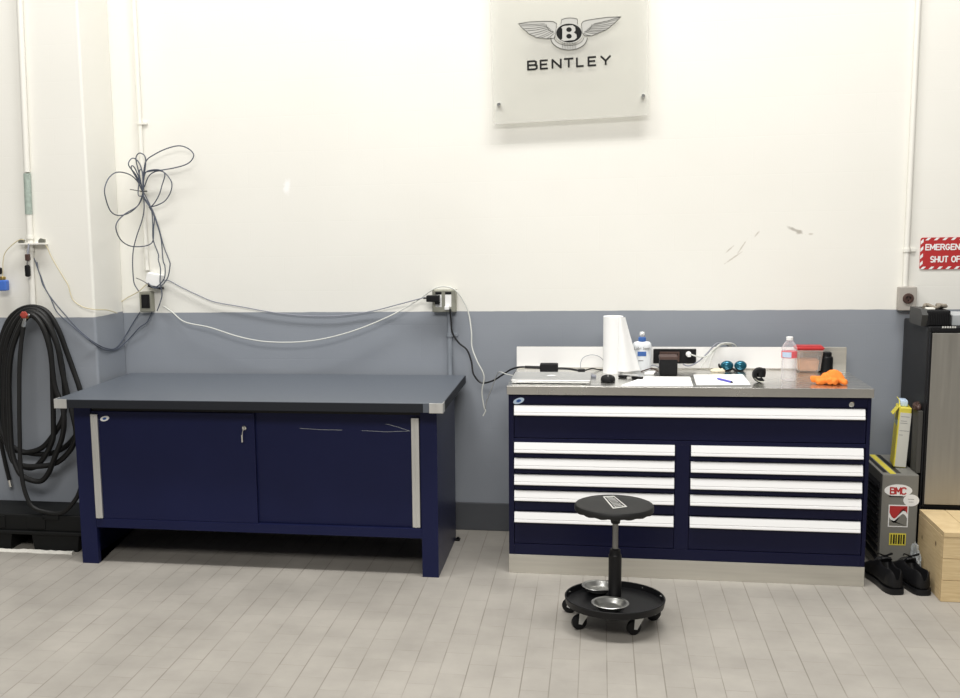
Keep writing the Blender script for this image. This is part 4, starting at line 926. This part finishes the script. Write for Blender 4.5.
# orange glove
def remesh(bm, vox):
    me = bpy.data.meshes.new('tmp'); bm.to_mesh(me); bm.free(); ob = bpy.data.objects.new('tmp', me); C.objects.link(ob)
    md = ob.modifiers.new('r', 'REMESH'); md.mode = 'VOXEL'; md.voxel_size = vox
    sm = ob.modifiers.new('s', 'SMOOTH'); sm.iterations = 4; bpy.context.view_layer.update()
    m2 = bpy.data.meshes.new_from_object(ob.evaluated_get(bpy.context.evaluated_depsgraph_get())); bpy.data.objects.remove(ob); bpy.data.meshes.remove(me)
    b = bmesh.new(); b.from_mesh(m2); bpy.data.meshes.remove(m2); return b
def ell(bm, c, r, rot=0):
    b = bmesh.new(); bmesh.ops.create_uvsphere(b, u_segments=20, v_segments=12, radius=1)
    b.transform(Matrix.Translation(V(c)) @ Matrix.Rotation(rot, 4, 'Z') @ Matrix.Diagonal((r[0], r[1], r[2], 1))); merge(bm, b)
def glove():
    p = atz(830, 385, CT); o = V((p.x, p.y + .035, CT)); bm = new()
    q = lambda x, y, z: o + V((x, y, z))
    ell(bm, q(.028, .012, .032), (.040, .040, .030)); ell(bm, q(.048, .0, .022), (.030, .034, .022)); ell(bm, q(-.008, .008, .026), (.026, .034, .022))
    for pts, r in (([(-.01, 0, .02), (-.035, -.006, .022), (-.060, -.004, .022), (-.078, .004, .018)], .015), ([(0, -.01, .016), (-.026, -.024, .014), (-.048, -.028, .0125), (-.062, -.022, .0125)], .0125),
                   ([(.006, -.012, .018), (.002, -.032, .015), (-.002, -.046, .013)], .0135), ([(.026, -.012, .02), (.024, -.036, .016), (.026, -.048, .0135)], .014), ([(.048, -.01, .018), (.058, -.032, .014), (.07, -.036, .013), (.078, -.022, .013)], .013)):
        tube(bm, [q(*t) for t in pts], r, 10, 5)
    bm = remesh(bm, .0035)
    for v in bm.verts:
        v.co.x = o.x - .002 + (v.co.x - o.x) * .88
        d = mnoise.noise(v.co * 55) * .0035 + mnoise.noise(v.co * 130) * .0012; v.co += v.normal * d
        v.co.z = max(v.co.z, CT + .0005)
    single('work_glove', bm, 'orange', 'crumpled orange work glove on right end of the worktop', 'glove', o, ang=1.5)
glove()

# ------------------------------------------------------------------ stool
def stool():
    c = V((.072, 4.445, 0)); cs = c + V((-.006, 0, 0)); T = Thing('mechanic_stool', 'black round mechanic stool on casters in front of the drawer cabinet', 'stool', c)
    R = .154; zt = .505
    bm = new(); n = 72; prof = [(0, .476), (R - .012, .475), (R - .002, .478), (R, .484), (R, .494), (R - .004, .501), (R - .014, .505), (R * .5, .508), (0, .509)]
    lathe(bm, cs, prof, n)
    for v in bm.verts:
        d = v.co - c
        if v.co.z < .481 and math.hypot(d.x, d.y) > R * .8: v.co.z += -.001 + .0022 * math.sin(math.atan2(d.y, d.x) * 17)
    st = T.part('seat', bm, 'vinyl')
    def sp(a, b):
        q = atz(540 + a * 150 / 616, 470 + b * 150 / 616, .5095); q.z = .507 + .0024 * (1 - min(1, (math.hypot(q.x - c.x, q.y - c.y) / (R * .5)))) + .0004; return q
    A, B_, C_, D_ = sp(258, 108), sp(304, 106), sp(358, 150), sp(300, 158)
    bm = new(); zz = .5098
    def lerp2(s, t): return (A * (1 - s) + B_ * s) * (1 - t) + (D_ * (1 - s) + C_ * s) * t
    def qd(s0, s1, t0, t1): prism(bm, [(lerp2(*k).x, lerp2(*k).y) for k in ((s0, t0), (s1, t0), (s1, t1), (s0, t1))], (0, 0, .5082), (1, 0, 0), (0, 1, 0), (0, 0, .0012))
    qd(0, .1, 0, 1); qd(.92, 1, 0, 1); qd(.1, .92, 0, .06); qd(.1, .92, .94, 1)
    for k in range(8):
        t0 = .1 + k * .105; qd(.22, .26, t0, t0 + .07); qd(.22, .8, t0, t0 + .028)
        if k % 2: qd(.74, .8, t0, t0 + .07)
    T.part('seat_print', bm, 'light_ink', st, 'pale printed block', smooth=False)
    bm = new(); lathe(bm, c, [(.05, .462), (.06, .466), (.06, .471), (0, .471)], 24); lathe(bm, c, [(.017, .425), (.02, .44), (.03, .462), (0, .462)], 20); T.part('seat_plate', bm, 'black')
    bm = new(); cyl(bm, c + V((0, 0, .30)), c + V((0, 0, .44)), .0115, 20); T.part('piston', bm, brushed('piston_steel', (.25, .25, .245), .4, (3, 3, 60)), label='grey steel piston')
    bm = new(); lathe(bm, c, [(.027, .1), (.0255, .11), (.0255, .295), (.022, .300), (.020, .318), (.014, .322), (0, .322)], 24); T.part('sleeve', bm, 'black')
    bm = new(); rr = .195
    lathe(bm, c, [(0, .099), (rr - .02, .099), (rr - .008, .102), (rr - .004, .124), (rr, .1255), (rr + .002, .123), (rr - .003, .096), (rr - .018, .090), (.08, .087), (0, .087)], 56); tr = T.part('tray', bm, 'black')
    bm = new()
    for k in range(10): a = k * PI / 5 + .3; b = bmesh.new(); bmesh.ops.create_uvsphere(b, u_segments=8, v_segments=6, radius=.0035); b.transform(Matrix.Translation(c + V(((rr - .0065) * math.cos(a), (rr - .0065) * math.sin(a), .114)))); merge(bm, b)
    T.part('rivet', bm, 'chrome', tr)
    for x, y, ang in ((-.108, 4.580, 2.9), (-.066, 4.392, 3.6), (.145, 4.362, 3.75), (.226, 4.535, .3), (.07, 4.62, 1.6)):
        r = .031; a = ang; d = V((math.cos(a), math.sin(a), 0)); s = V((-d.y, d.x, 0)); pc = V((x, y, r))
        bm = new(); lathe(bm, pc, [(.004, -.010), (.022, -.010), (r, -.006), (r, .006), (.022, .010), (.004, .010)], 24, mtx=s.to_track_quat('Z', 'Y').to_matrix().to_4x4())
        w = T.part('caster', bm, 'black')
        bm = new(); q = pc - d * .012
        for k in (-1, 1):
            o = pc + s * (.0125 * k)
            prism(bm, [(-.006, -.008), (.008, -.004), (.004, .044), (-.036, .047), (-.036, .034)], o, d, (0, 0, 1), s * (.002 * k))
        b = bmesh.new(); bmesh.ops.create_cube(b, size=1); b.transform(Matrix.Translation(pc - d * .014 + V((0, 0, .043))) @ Matrix.Rotation(a, 4, 'Z') @ Matrix.Diagonal((.034, .029, .006, 1))); merge(bm, b)
        cyl(bm, pc - s * .0145, pc + s * .0145, .004, 10)
        cyl(bm, pc - d * .014 + V((0, 0, .046)), pc - d * .014 + V((0, 0, .0575)), .007, 10)
        T.part('caster_fork', bm, 'zinc', w, 'bright metal fork')
    for (x, y, lab) in ((.053, 4.345, 'round steel parts dish on the stool tray, nearer the camera'), (.008, 4.548, 'round steel parts dish on the stool tray, behind the post')):
        dc = V((x, y, .0995)); D = Thing('parts_dish', lab, 'dish', dc, 'steel dishes on the stool tray'); k = .93 if y > 4.5 else 1
        bm = new(); lathe(bm, dc, [(0, .012), (.020 * k, .0122), (.022 * k, .0135), (.040 * k, .013), (.050 * k, .018), (.059 * k, .031), (.063 * k, .0335), (.071 * k, .0345), (.073 * k, .033), (.062 * k, .030), (.052 * k, .014), (.04 * k, .010), (0, .010)], 40); D.part('bowl', bm, 'dish_steel')
        bm = new(); lathe(bm, dc, [(0, 0), (.034 * k, 0), (.036 * k, .004), (.036 * k, .0105), (0, .0105)], 28); D.part('magnet_base', bm, 'black')
stool()

# ------------------------------------------------------------------ right hand corner
def fridge():
    x0, x1, yf, yk = 1.42, 2.02, 5.335, 5.745
    T = Thing('refrigerator', 'black undercounter refrigerator with a brushed steel door at the right edge', 'refrigerator', (x0 + .3, 5.54, 0))
    bm = new(); box(bm, x0, x1, yf, yk, .02, 1.111, .006, 2)
    for px in (x0 + .05, x1 - .05):
        for py in (yf + .04, yk - .04): cyl(bm, (px, py, 0), (px, py, .022), .02, 12)
    T.part('casing', bm, 'fridge_side')
    T.part('control_panel', box(new(), x0 + .012, x1 - .002, yf - .018, yf, 1.088, 1.109, .003), 'black')
    d = T.part('door', box(new(), x0 + .012, x1 - .004, yf - .024, yf - .002, .316, 1.085, .004), brushed('fridge_steel', (.40, .385, .35), .42, (60, 60, 3), .85), None, 'brushed steel door')
    T.part('door_trim', box(new(), x0 + .004, x0 + .012, yf - .024, yf - .001, .304, 1.088, .002), 'black', d)
    T.part('kick_panel', box(new(), x0 + .012, x1 - .004, yf - .012, yf - .001, .03, .312, .003), 'black')
    bm = new(); y = yf - .0182
    for u in (943, 945.5, 948, 950.5, 953, 955.3): 
        q = at(u, 327.2, y); box(bm, q.x - .004, q.x + .003, y - .0006, y, q.z - .004, q.z + .004)
    T.part('panel_print', bm, 'light_ink', label='small pale lettering', smooth=False)
fridge()
zt = 1.1112
T = Thing('ribbed_case', 'black ribbed plastic case lying on top of the refrigerator', 'case', (1.46, 5.45, zt))
bm = new(); box(bm, 1.418, 1.513, 5.35, 5.56, zt, zt + .070, .006, 3)
for k in range(12): box(bm, 1.424 + k * .0073, 1.4275 + k * .0073, 5.345, 5.352, zt + .006, zt + .06, .001)
T.part('case_body', bm, 'black_matte')
bm = new(); prism(bm, [(5.36, 0), (5.55, 0), (5.55, .072), (5.37, .074), (5.345, .05)], (1.395, 0, zt), (0, 1, 0), (0, 0, 1), (.025, 0, 0)); T.part('end_cap', bm, mat('charcoal', (.045, .045, .043), .55), label='charcoal end cap')
bm = new(); box(bm, 1.522, 1.64, 5.36, 5.53, zt, zt + .05, .005, 3); single('small_carton', bm, mat('pale_grey_card', (.40, .42, .43), .6), 'pale grey small box beside the ribbed case on the refrigerator', 'box', (1.58, 5.45, zt))
T = Thing('strap_coil', 'loose grey brown strap heaped on top of the ribbed case', 'strap', (1.50, 5.45, zt + .0705))
bm = new(); tube(bm, [V((1.42 + .02 * k, 5.42 + .04 * math.sin(k * 1.9), zt + .0785 + .008 * (k % 2) + .003 * math.sin(k * 3.1))) for k in range(5)] + [V((1.50 + .016 * math.cos(k), 5.44 + .05 * math.sin(k), zt + .0805 + .0015 * k)) for k in range(6)], .008, 8, 6); T.part('webbing', bm, mat('grey_brown_web', (.23, .20, .16), .8))
bm = new(); box(bm, 1.42, 1.455, 5.37, 5.41, zt + .0705, zt + .079, .003); T.part('buckle', bm, 'cream_paint', label='cream buckle')

def bmc():
    x0, x1, y0, y1_, h = 1.251, 1.405, 5.30, 5.74, .4525
    T = Thing('battery_box', 'narrow grey louvred steel box standing on the floor right of drawer cabinet', 'box', ((x0 + x1) / 2, 5.5, 0))
    T.part('housing', box(new(), x0, x1, y0, y1_, 0, h, .007, 2), 'grey_paint')
    bm = new()
    for k in range(9): 
        z = .05 + k * .042; prism(bm, [(0, 0), (-.010, -.014), (-.010, -.020), (0, -.024)], (x0, y0 + .03, z + .02), (1, 0, 0), (0, 0, 1), (0, .36, 0))
    T.part('louvre_panel', bm, 'black_matte', label='dark louvres')
    bm = new(); box(bm, x0 + .035, x0 + .06, y0 + .012, y1_ - .02, h, h + .0012, .0004); T.part('top_stripe', bm, 'yellow', label='yellow stripe')
    bm = new(); box(bm, x0 + .066, x0 + .085, y0 + .03, y1_ - .02, h, h + .001, .0004); box(bm, x0 + .012, x0 + .03, y0 + .04, y1_ - .02, h, h + .001, .0004); T.part('top_slot', bm, 'black')
    y = y0 - .0003
    def pt(a, b): return at(860 + a * .21505, 460 + b * .21505, y)
    def ov(bm, a, b, ra, rb, th=.0006, yo=0): c_ = pt(a, b); s = .21505 * 5.3 / 1133.9; prism(bm, [(c_.x + ra * s * math.cos(k * PI / 14), c_.z + rb * s * math.sin(k * PI / 14)) for k in range(28)], (0, y - yo, 0), (1, 0, 0), (0, 0, 1), (0, -th, 0))
    bm = new(); ov(bm, 178, 142, 58, 28); lg = T.part('logo_oval', bm, 'white', None, 'white oval with red capitals', smooth=False)
    bm = new(); c_ = pt(140, 157); c2 = pt(218, 130); ww = (c2.x - c_.x) / 3; hh = c2.z - c_.z
    for k, sts in enumerate(([[(0, 0), (0, 1), (.7, .95), (.75, .6), (.5, .52), (0, .52)], [(.5, .52), (.8, .45), (.8, .08), (.6, 0), (0, 0)]], [[(0, 0), (0, 1), (.42, .35), (.84, 1), (.84, 0)]], [[(.8, .85), (.6, 1), (.2, 1), (0, .8), (0, .2), (.2, 0), (.6, 0), (.8, .15)]])):
        for q in sts: ribbon(bm, [(c_.x + ww * (k + .05 + px_), c_.z + hh * pz_) for px_, pz_ in q], .0062, y - .0006, .0005)
    T.part('logo_letters', bm, 'red', lg, smooth=False)
    bm = new(); c_ = pt(134, 171); box(bm, c_.x, c_.x + .058, y - .0011, y - .0006, c_.z, c_.z + .005); T.part('logo_line', bm, 'ink', lg, smooth=False)
    bm = new(); ov(bm, 238, 188, 33, 27, .0009); st = T.part('round_sticker', bm, 'white', None, 'round white sticker', smooth=False)
    bm = new(); c_ = pt(222, 183); box(bm, c_.x, c_.x + .026, y - .0013, y - .0009, c_.z, c_.z + .002); c_ = pt(226, 196); box(bm, c_.x, c_.x + .02, y - .0013, y - .0009, c_.z, c_.z + .002); T.part('sticker_print', bm, 'grey_ink', st, smooth=False)
    a, b = pt(129, 310), pt(226, 210); bm = new(); box(bm, a.x, b.x, y - .0006, y, a.z, b.z); em = T.part('wave_plate', bm, 'white', None, 'red and grey wave emblem', smooth=False)
    w_, h_ = b.x - a.x, b.z - a.z; wave = [(t / 12, .55 + .22 * math.sin(t / 12 * 2 * PI + 3.0) - .04 * t / 12) for t in range(13)]
    bm = new(); prism(bm, [(a.x + w_ * (.05 + .9 * s), a.z + h_ * (t + .06)) for s, t in wave] + [(a.x + .95 * w_, a.z + .95 * h_), (a.x + .05 * w_, a.z + .95 * h_)], (0, y - .0006, 0), (1, 0, 0), (0, 0, 1), (0, -.0005, 0)); T.part('wave_red', bm, 'red', em, smooth=False)
    bm = new(); prism(bm, [(a.x + w_ * (.05 + .9 * s), a.z + h_ * (t - .14)) for s, t in wave] + [(a.x + .95 * w_, a.z + .05 * h_), (a.x + .05 * w_, a.z + .05 * h_)], (0, y - .0006, 0), (1, 0, 0), (0, 0, 1), (0, -.0005, 0)); T.part('wave_grey', bm, 'grey_paint', em, smooth=False)
    a, b = pt(134, 395), pt(214, 342); bm = new(); box(bm, a.x, b.x, y - .0006, y, a.z, b.z); wl = T.part('yellow_label', bm, 'yellow', None, 'yellow striped label', smooth=False)
    bm = new()
    for k in range(6): x_ = a.x + (b.x - a.x) * (.08 + .15 * k); box(bm, x_, x_ + .0055 + .002 * (k % 2), y - .001, y - .0006, a.z + .006, b.z - .006)
    T.part('label_bars', bm, 'ink', wl, smooth=False)
bmc()
def yellow_box():
    z = .4538; c = V((1.3625, 5.505, z)); T = Thing('yellow_carton', 'tall yellow cardboard carton open at top, standing on the louvred box', 'box', c)
    lean = Matrix.Translation(c) @ Matrix.Rotation(.055, 4, 'Y') @ Matrix.Rotation(-.12, 4, 'Z')
    w, d, h = .052, .13, .276
    bm = new(); box(bm, -w / 2, w / 2, -d / 2, d / 2, .0015, h, .0015, 1, lean); bd = T.part('carton_body', bm, 'yellow')
    bm = new(); box(bm, -w / 2 + .006, w / 2 + .0004, -d / 2 - .0008, -d / 2, .004, h - .022, 0, 1, lean); pn = T.part('white_panel', bm, mat('carton_white', (.62, .61, .55), .6), bd, 'off-white printed end')
    bm = new()
    for k, (z0, ww) in enumerate(((.235, .04), (.215, .03), (.205, .034), (.17, .044), (.15, .02))): box(bm, -w / 2 + .01, -w / 2 + .006 + ww, -d / 2 - .0012, -d / 2 - .0008, z0, z0 + .0022, 0, 1, lean)
    T.part('end_print', bm, 'grey_ink', pn)
    bm = new(); prism(bm, [(-d / 2, h), (-d / 2 + .05, h + .028), (d / 2, h + .03), (d / 2, h + .0305), (-d / 2 + .05, h + .030), (-d / 2, h + .002)], (-w / 2, 0, 0), (0, 1, 0), (0, 0, 1), (.004, 0, 0)); bm.transform(lean); T.part('flap', bm, 'yellow', bd)
    bm = new(); prism(bm, [(-w / 2, h), (-w / 2 - .022, h - .035), (-w / 2 - .024, h - .034), (-w / 2 - .001, h + .002)], (0, -d / 2 + .01, 0), (1, 0, 0), (0, 0, 1), (0, .07, 0)); bm.transform(lean); T.part('flap', bm, 'yellow', bd)
    bm = new(); box(bm, -w / 2 + .006, w / 2 - .012, -d / 2 + .04, d / 2 - .01, h, h + .028, .006, 2, lean); T.part('inner_bag', bm, 'pale_blue', bd, 'white and blue inner bag')
    bm = new(); box(bm, -w / 2 - .0006, -w / 2, -d / 2 + .012, d / 2 - .012, .19, .215, 0, 1, lean); T.part('side_print', bm, 'green_paint', bd)
yellow_box()
bm = new(); box(bm, 1.3975, 1.417, 5.335, 5.428, .4535, .735, .002); single('grey_carton', bm, mat('dark_grey_card', (.06, .058, .052), .6), 'narrow dark grey carton wedged between yellow carton and refrigerator', 'box', (1.407, 5.38, .4535))
bm = new(); b = bmesh.new(); bmesh.ops.create_icosphere(b, subdivisions=4, radius=1)
for v in b.verts:
    n_ = 1 + .5 * mnoise.noise(v.co * 2.2); v.co = V((1.402 + v.co.x * .015 * n_, 5.385 + v.co.y * .040, max(.7355, .744 + v.co.z * .022 * n_)))
merge(bm, b); single('brown_rag', bm, 'brown', 'crumpled dark brown rag on top of the narrow dark grey carton', 'rag', (1.40, 5.385, .735))

def crate():
    x0, x1, y0, y1_, h = 1.409, 1.94, 4.918, 5.292, .299; T = Thing('wooden_crate', 'pale pine crate on the floor in front of the refrigerator', 'crate', (1.67, 5.1, 0))
    t = .02
    for k in range(5):
        w = (x1 - x0) / 5; T.part('top_board', box(new(), x0 + k * w + .0008, x0 + (k + 1) * w - .0008, y0 - .002, y1_, h - t, h, .0015), 'wood')
    for k in range(3):
        hh = (h - t) / 3; T.part('front_board', box(new(), x0 + .0005, x1, y0, y0 + t, k * hh + .0006, (k + 1) * hh - .0008, .0015), 'wood')
    T.part('side_panel', box(new(), x0, x0 + t, y0 + t + .0006, y1_, .0006, h - t - .001, .0012), 'wood'); T.part('side_panel', box(new(), x1 - t, x1, y0 + t + .0006, y1_, .0006, h - t - .001, .0012), 'wood')
    T.part('back_panel', box(new(), x0 + t, x1 - t, y1_ - t, y1_ - .001, .0006, h - t - .001), 'wood')
crate()
# plastic bag between
bm = new(); b = bmesh.new(); bmesh.ops.create_icosphere(b, subdivisions=4, radius=1)
for v in b.verts:
    n_ = 1 + .6 * mnoise.noise(v.co * 2.6); v.co = V((1.385 + v.co.x * .016 * n_, 5.22 + v.co.y * .05 * n_, max(.001, .075 + v.co.z * .075 * n_)))
merge(bm, b); single('plastic_bag', bm, 'bag', 'crumpled clear plastic bag squeezed beside the wooden crate', 'bag', (1.385, 5.22, 0))

# ------------------------------------------------------------------ shoes
def shoe(side, loc, rz, label):
    """toe points along +Y; side -1 left shoe, +1 right shoe"""
    T = Thing('shoe', label, 'shoe', loc, 'pair of black shoes by the wooden crate'); T.o.rotation_euler.z = rz; T.off = V((0, 0, 0))
    # stations: y, half width, centre x, height outer wall, cavity depth (None = closed)
    st = [(-.002, .010, 0, .052, .05), (.004, .024, 0, .070, .045), (.02, .033, 0, .078, .03), (.05, .036, .0, .072, .026), (.085, .036, .002, .070, .026), (.115, .037, .004, .078, .04), (.14, .039, .006, .080, None), (.17, .043, .008, .070, None), (.205, .046, .008, .056, None), (.24, .043, .005, .047, None), (.265, .034, .001, .040, None), (.28, .019, -.003, .033, None), (.285, .006, -.004, .026, None)]
    sole = new(); upper = new()
    def ring_u(s):
        y, w, cx, h, cav = s; cx *= -side; z0 = .016; pts = []
        prof = [(-1.0, 0), (-1.06, .25), (-.98, .6), (-.80, .9), (-.66, 1.0)]
        if cav: inn = [(-.55, .97), (-.52, .7), (-.45, (cav - z0) / (h - z0)), (0, (cav - z0) / (h - z0) * .95)]
        else: inn = [(-.5, 1.06), (-.35, 1.1), (-.18, 1.13), (0, 1.14)]
        left = prof + inn; full = left + [(-a, b) for a, b in left[-2::-1]]
        return [(cx + a * w, y, z0 + b * (h - z0)) for a, b in full]
    rows = [[upper.verts.new(p) for p in ring_u(s)] for s in st]
    for a, b in zip(rows, rows[1:]):
        for k in range(len(a) - 1): upper.faces.new((a[k], a[k + 1], b[k + 1], b[k]))
        upper.faces.new((a[-1], a[0], b[0], b[-1]))
    upper.faces.new(rows[0]); upper.faces.new(rows[-1][::-1])
    rs = []
    for s in st:
        y, w, cx = s[:3]; cx *= -side; w += .004; yy = y - .004 if y < .02 else (y + .004 if y > .26 else y)
        rs.append([sole.verts.new((cx + a * w, yy, z)) for a, z in ((-.96, .0), (-1, .006), (-1, .018), (1, .018), (1, .006), (.96, 0))])
    for a, b in zip(rs, rs[1:]):
        for k in range(6): sole.faces.new((a[k], a[(k + 1) % 6], b[(k + 1) % 6], b[k]))
    sole.faces.new(rs[0]); sole.faces.new(rs[-1][::-1])
    T.part('sole', sole, 'black'); up_ = T.part('upper', upper, 'shoe', ang=1.2)
    T.o.scale = (1.04, 1.10, 1.38)
    md = up_.modifiers.new('s', 'SUBSURF'); md.levels = 1; md.render_levels = 1
    bm = new(); prism(bm, [(-.022, 0), (.022, 0), (.019, .024), (.0, .029), (-.019, .024)], (-side * .004, .125, .074), (1, 0, 0), (0, -.55, .55), (0, .004, .004)); T.part('tongue', bm, 'shoe')
    bm = new()
    for k in range(4):
        y = .128 + k * .018; z = .088 - k * .0055; tube(bm, [V((-side * .006 - .026, y, z - .008)), V((-side * .006, y + .004, z + .004)), V((-side * .006 + .026, y, z - .008))], .0026, 6, 4)
    tube(bm, [V((-side * .006, .126, .094)), V((.02, .112, .105)), V((.03, .128, .098)), V((0, .13, .094)), V((-.03, .118, .104)), V((-.026, .14, .095))], .0024, 6, 5); T.part('laces', bm, 'black')
shoe(-1, (1.255, 4.985, 0), .16, 'left of the two black lace-up shoes, nearer the drawer cabinet')
shoe(1, (1.364, 4.990, 0), .16, 'right of the two black lace-up shoes, nearer the wooden crate')

# ------------------------------------------------------------------ light
def area(name, loc, rot, sx, sy, power, col=(1, .97, .92)):
    l = bpy.data.lights.new(name, 'AREA'); l.shape = 'RECTANGLE'; l.size = sx; l.size_y = sy; l.energy = power; l.color = col
    o = bpy.data.objects.new(name, l); C.objects.link(o); o.location = loc; o.rotation_euler = rot
    return o
area('ceiling_lamp', (.9, 3.7, 6.5), (.05, 0, 0), 3.0, .9, 232, (1, .985, .955))
area('ceiling_lamp', (-2.4, 3.5, 6.5), (.05, 0, 0), 2.6, .9, 166, (1, .99, .965))
area('ceiling_lamp', (-.4, -1.0, 4.6), (.95, 0, 0), 3.6, 1.2, 186, (1, .975, .93))
w = bpy.data.worlds.new('World'); S.world = w; w.use_nodes = True
w.node_tree.nodes['Background'].inputs['Color'].default_value = (1, .985, .955, 1); w.node_tree.nodes['Background'].inputs['Strength'].default_value = .17
S.view_settings.view_transform = 'Standard'; S.view_settings.look = 'None'; S.view_settings.exposure = .22; S.view_settings.gamma = 1; S.view_settings.use_curve_mapping = False
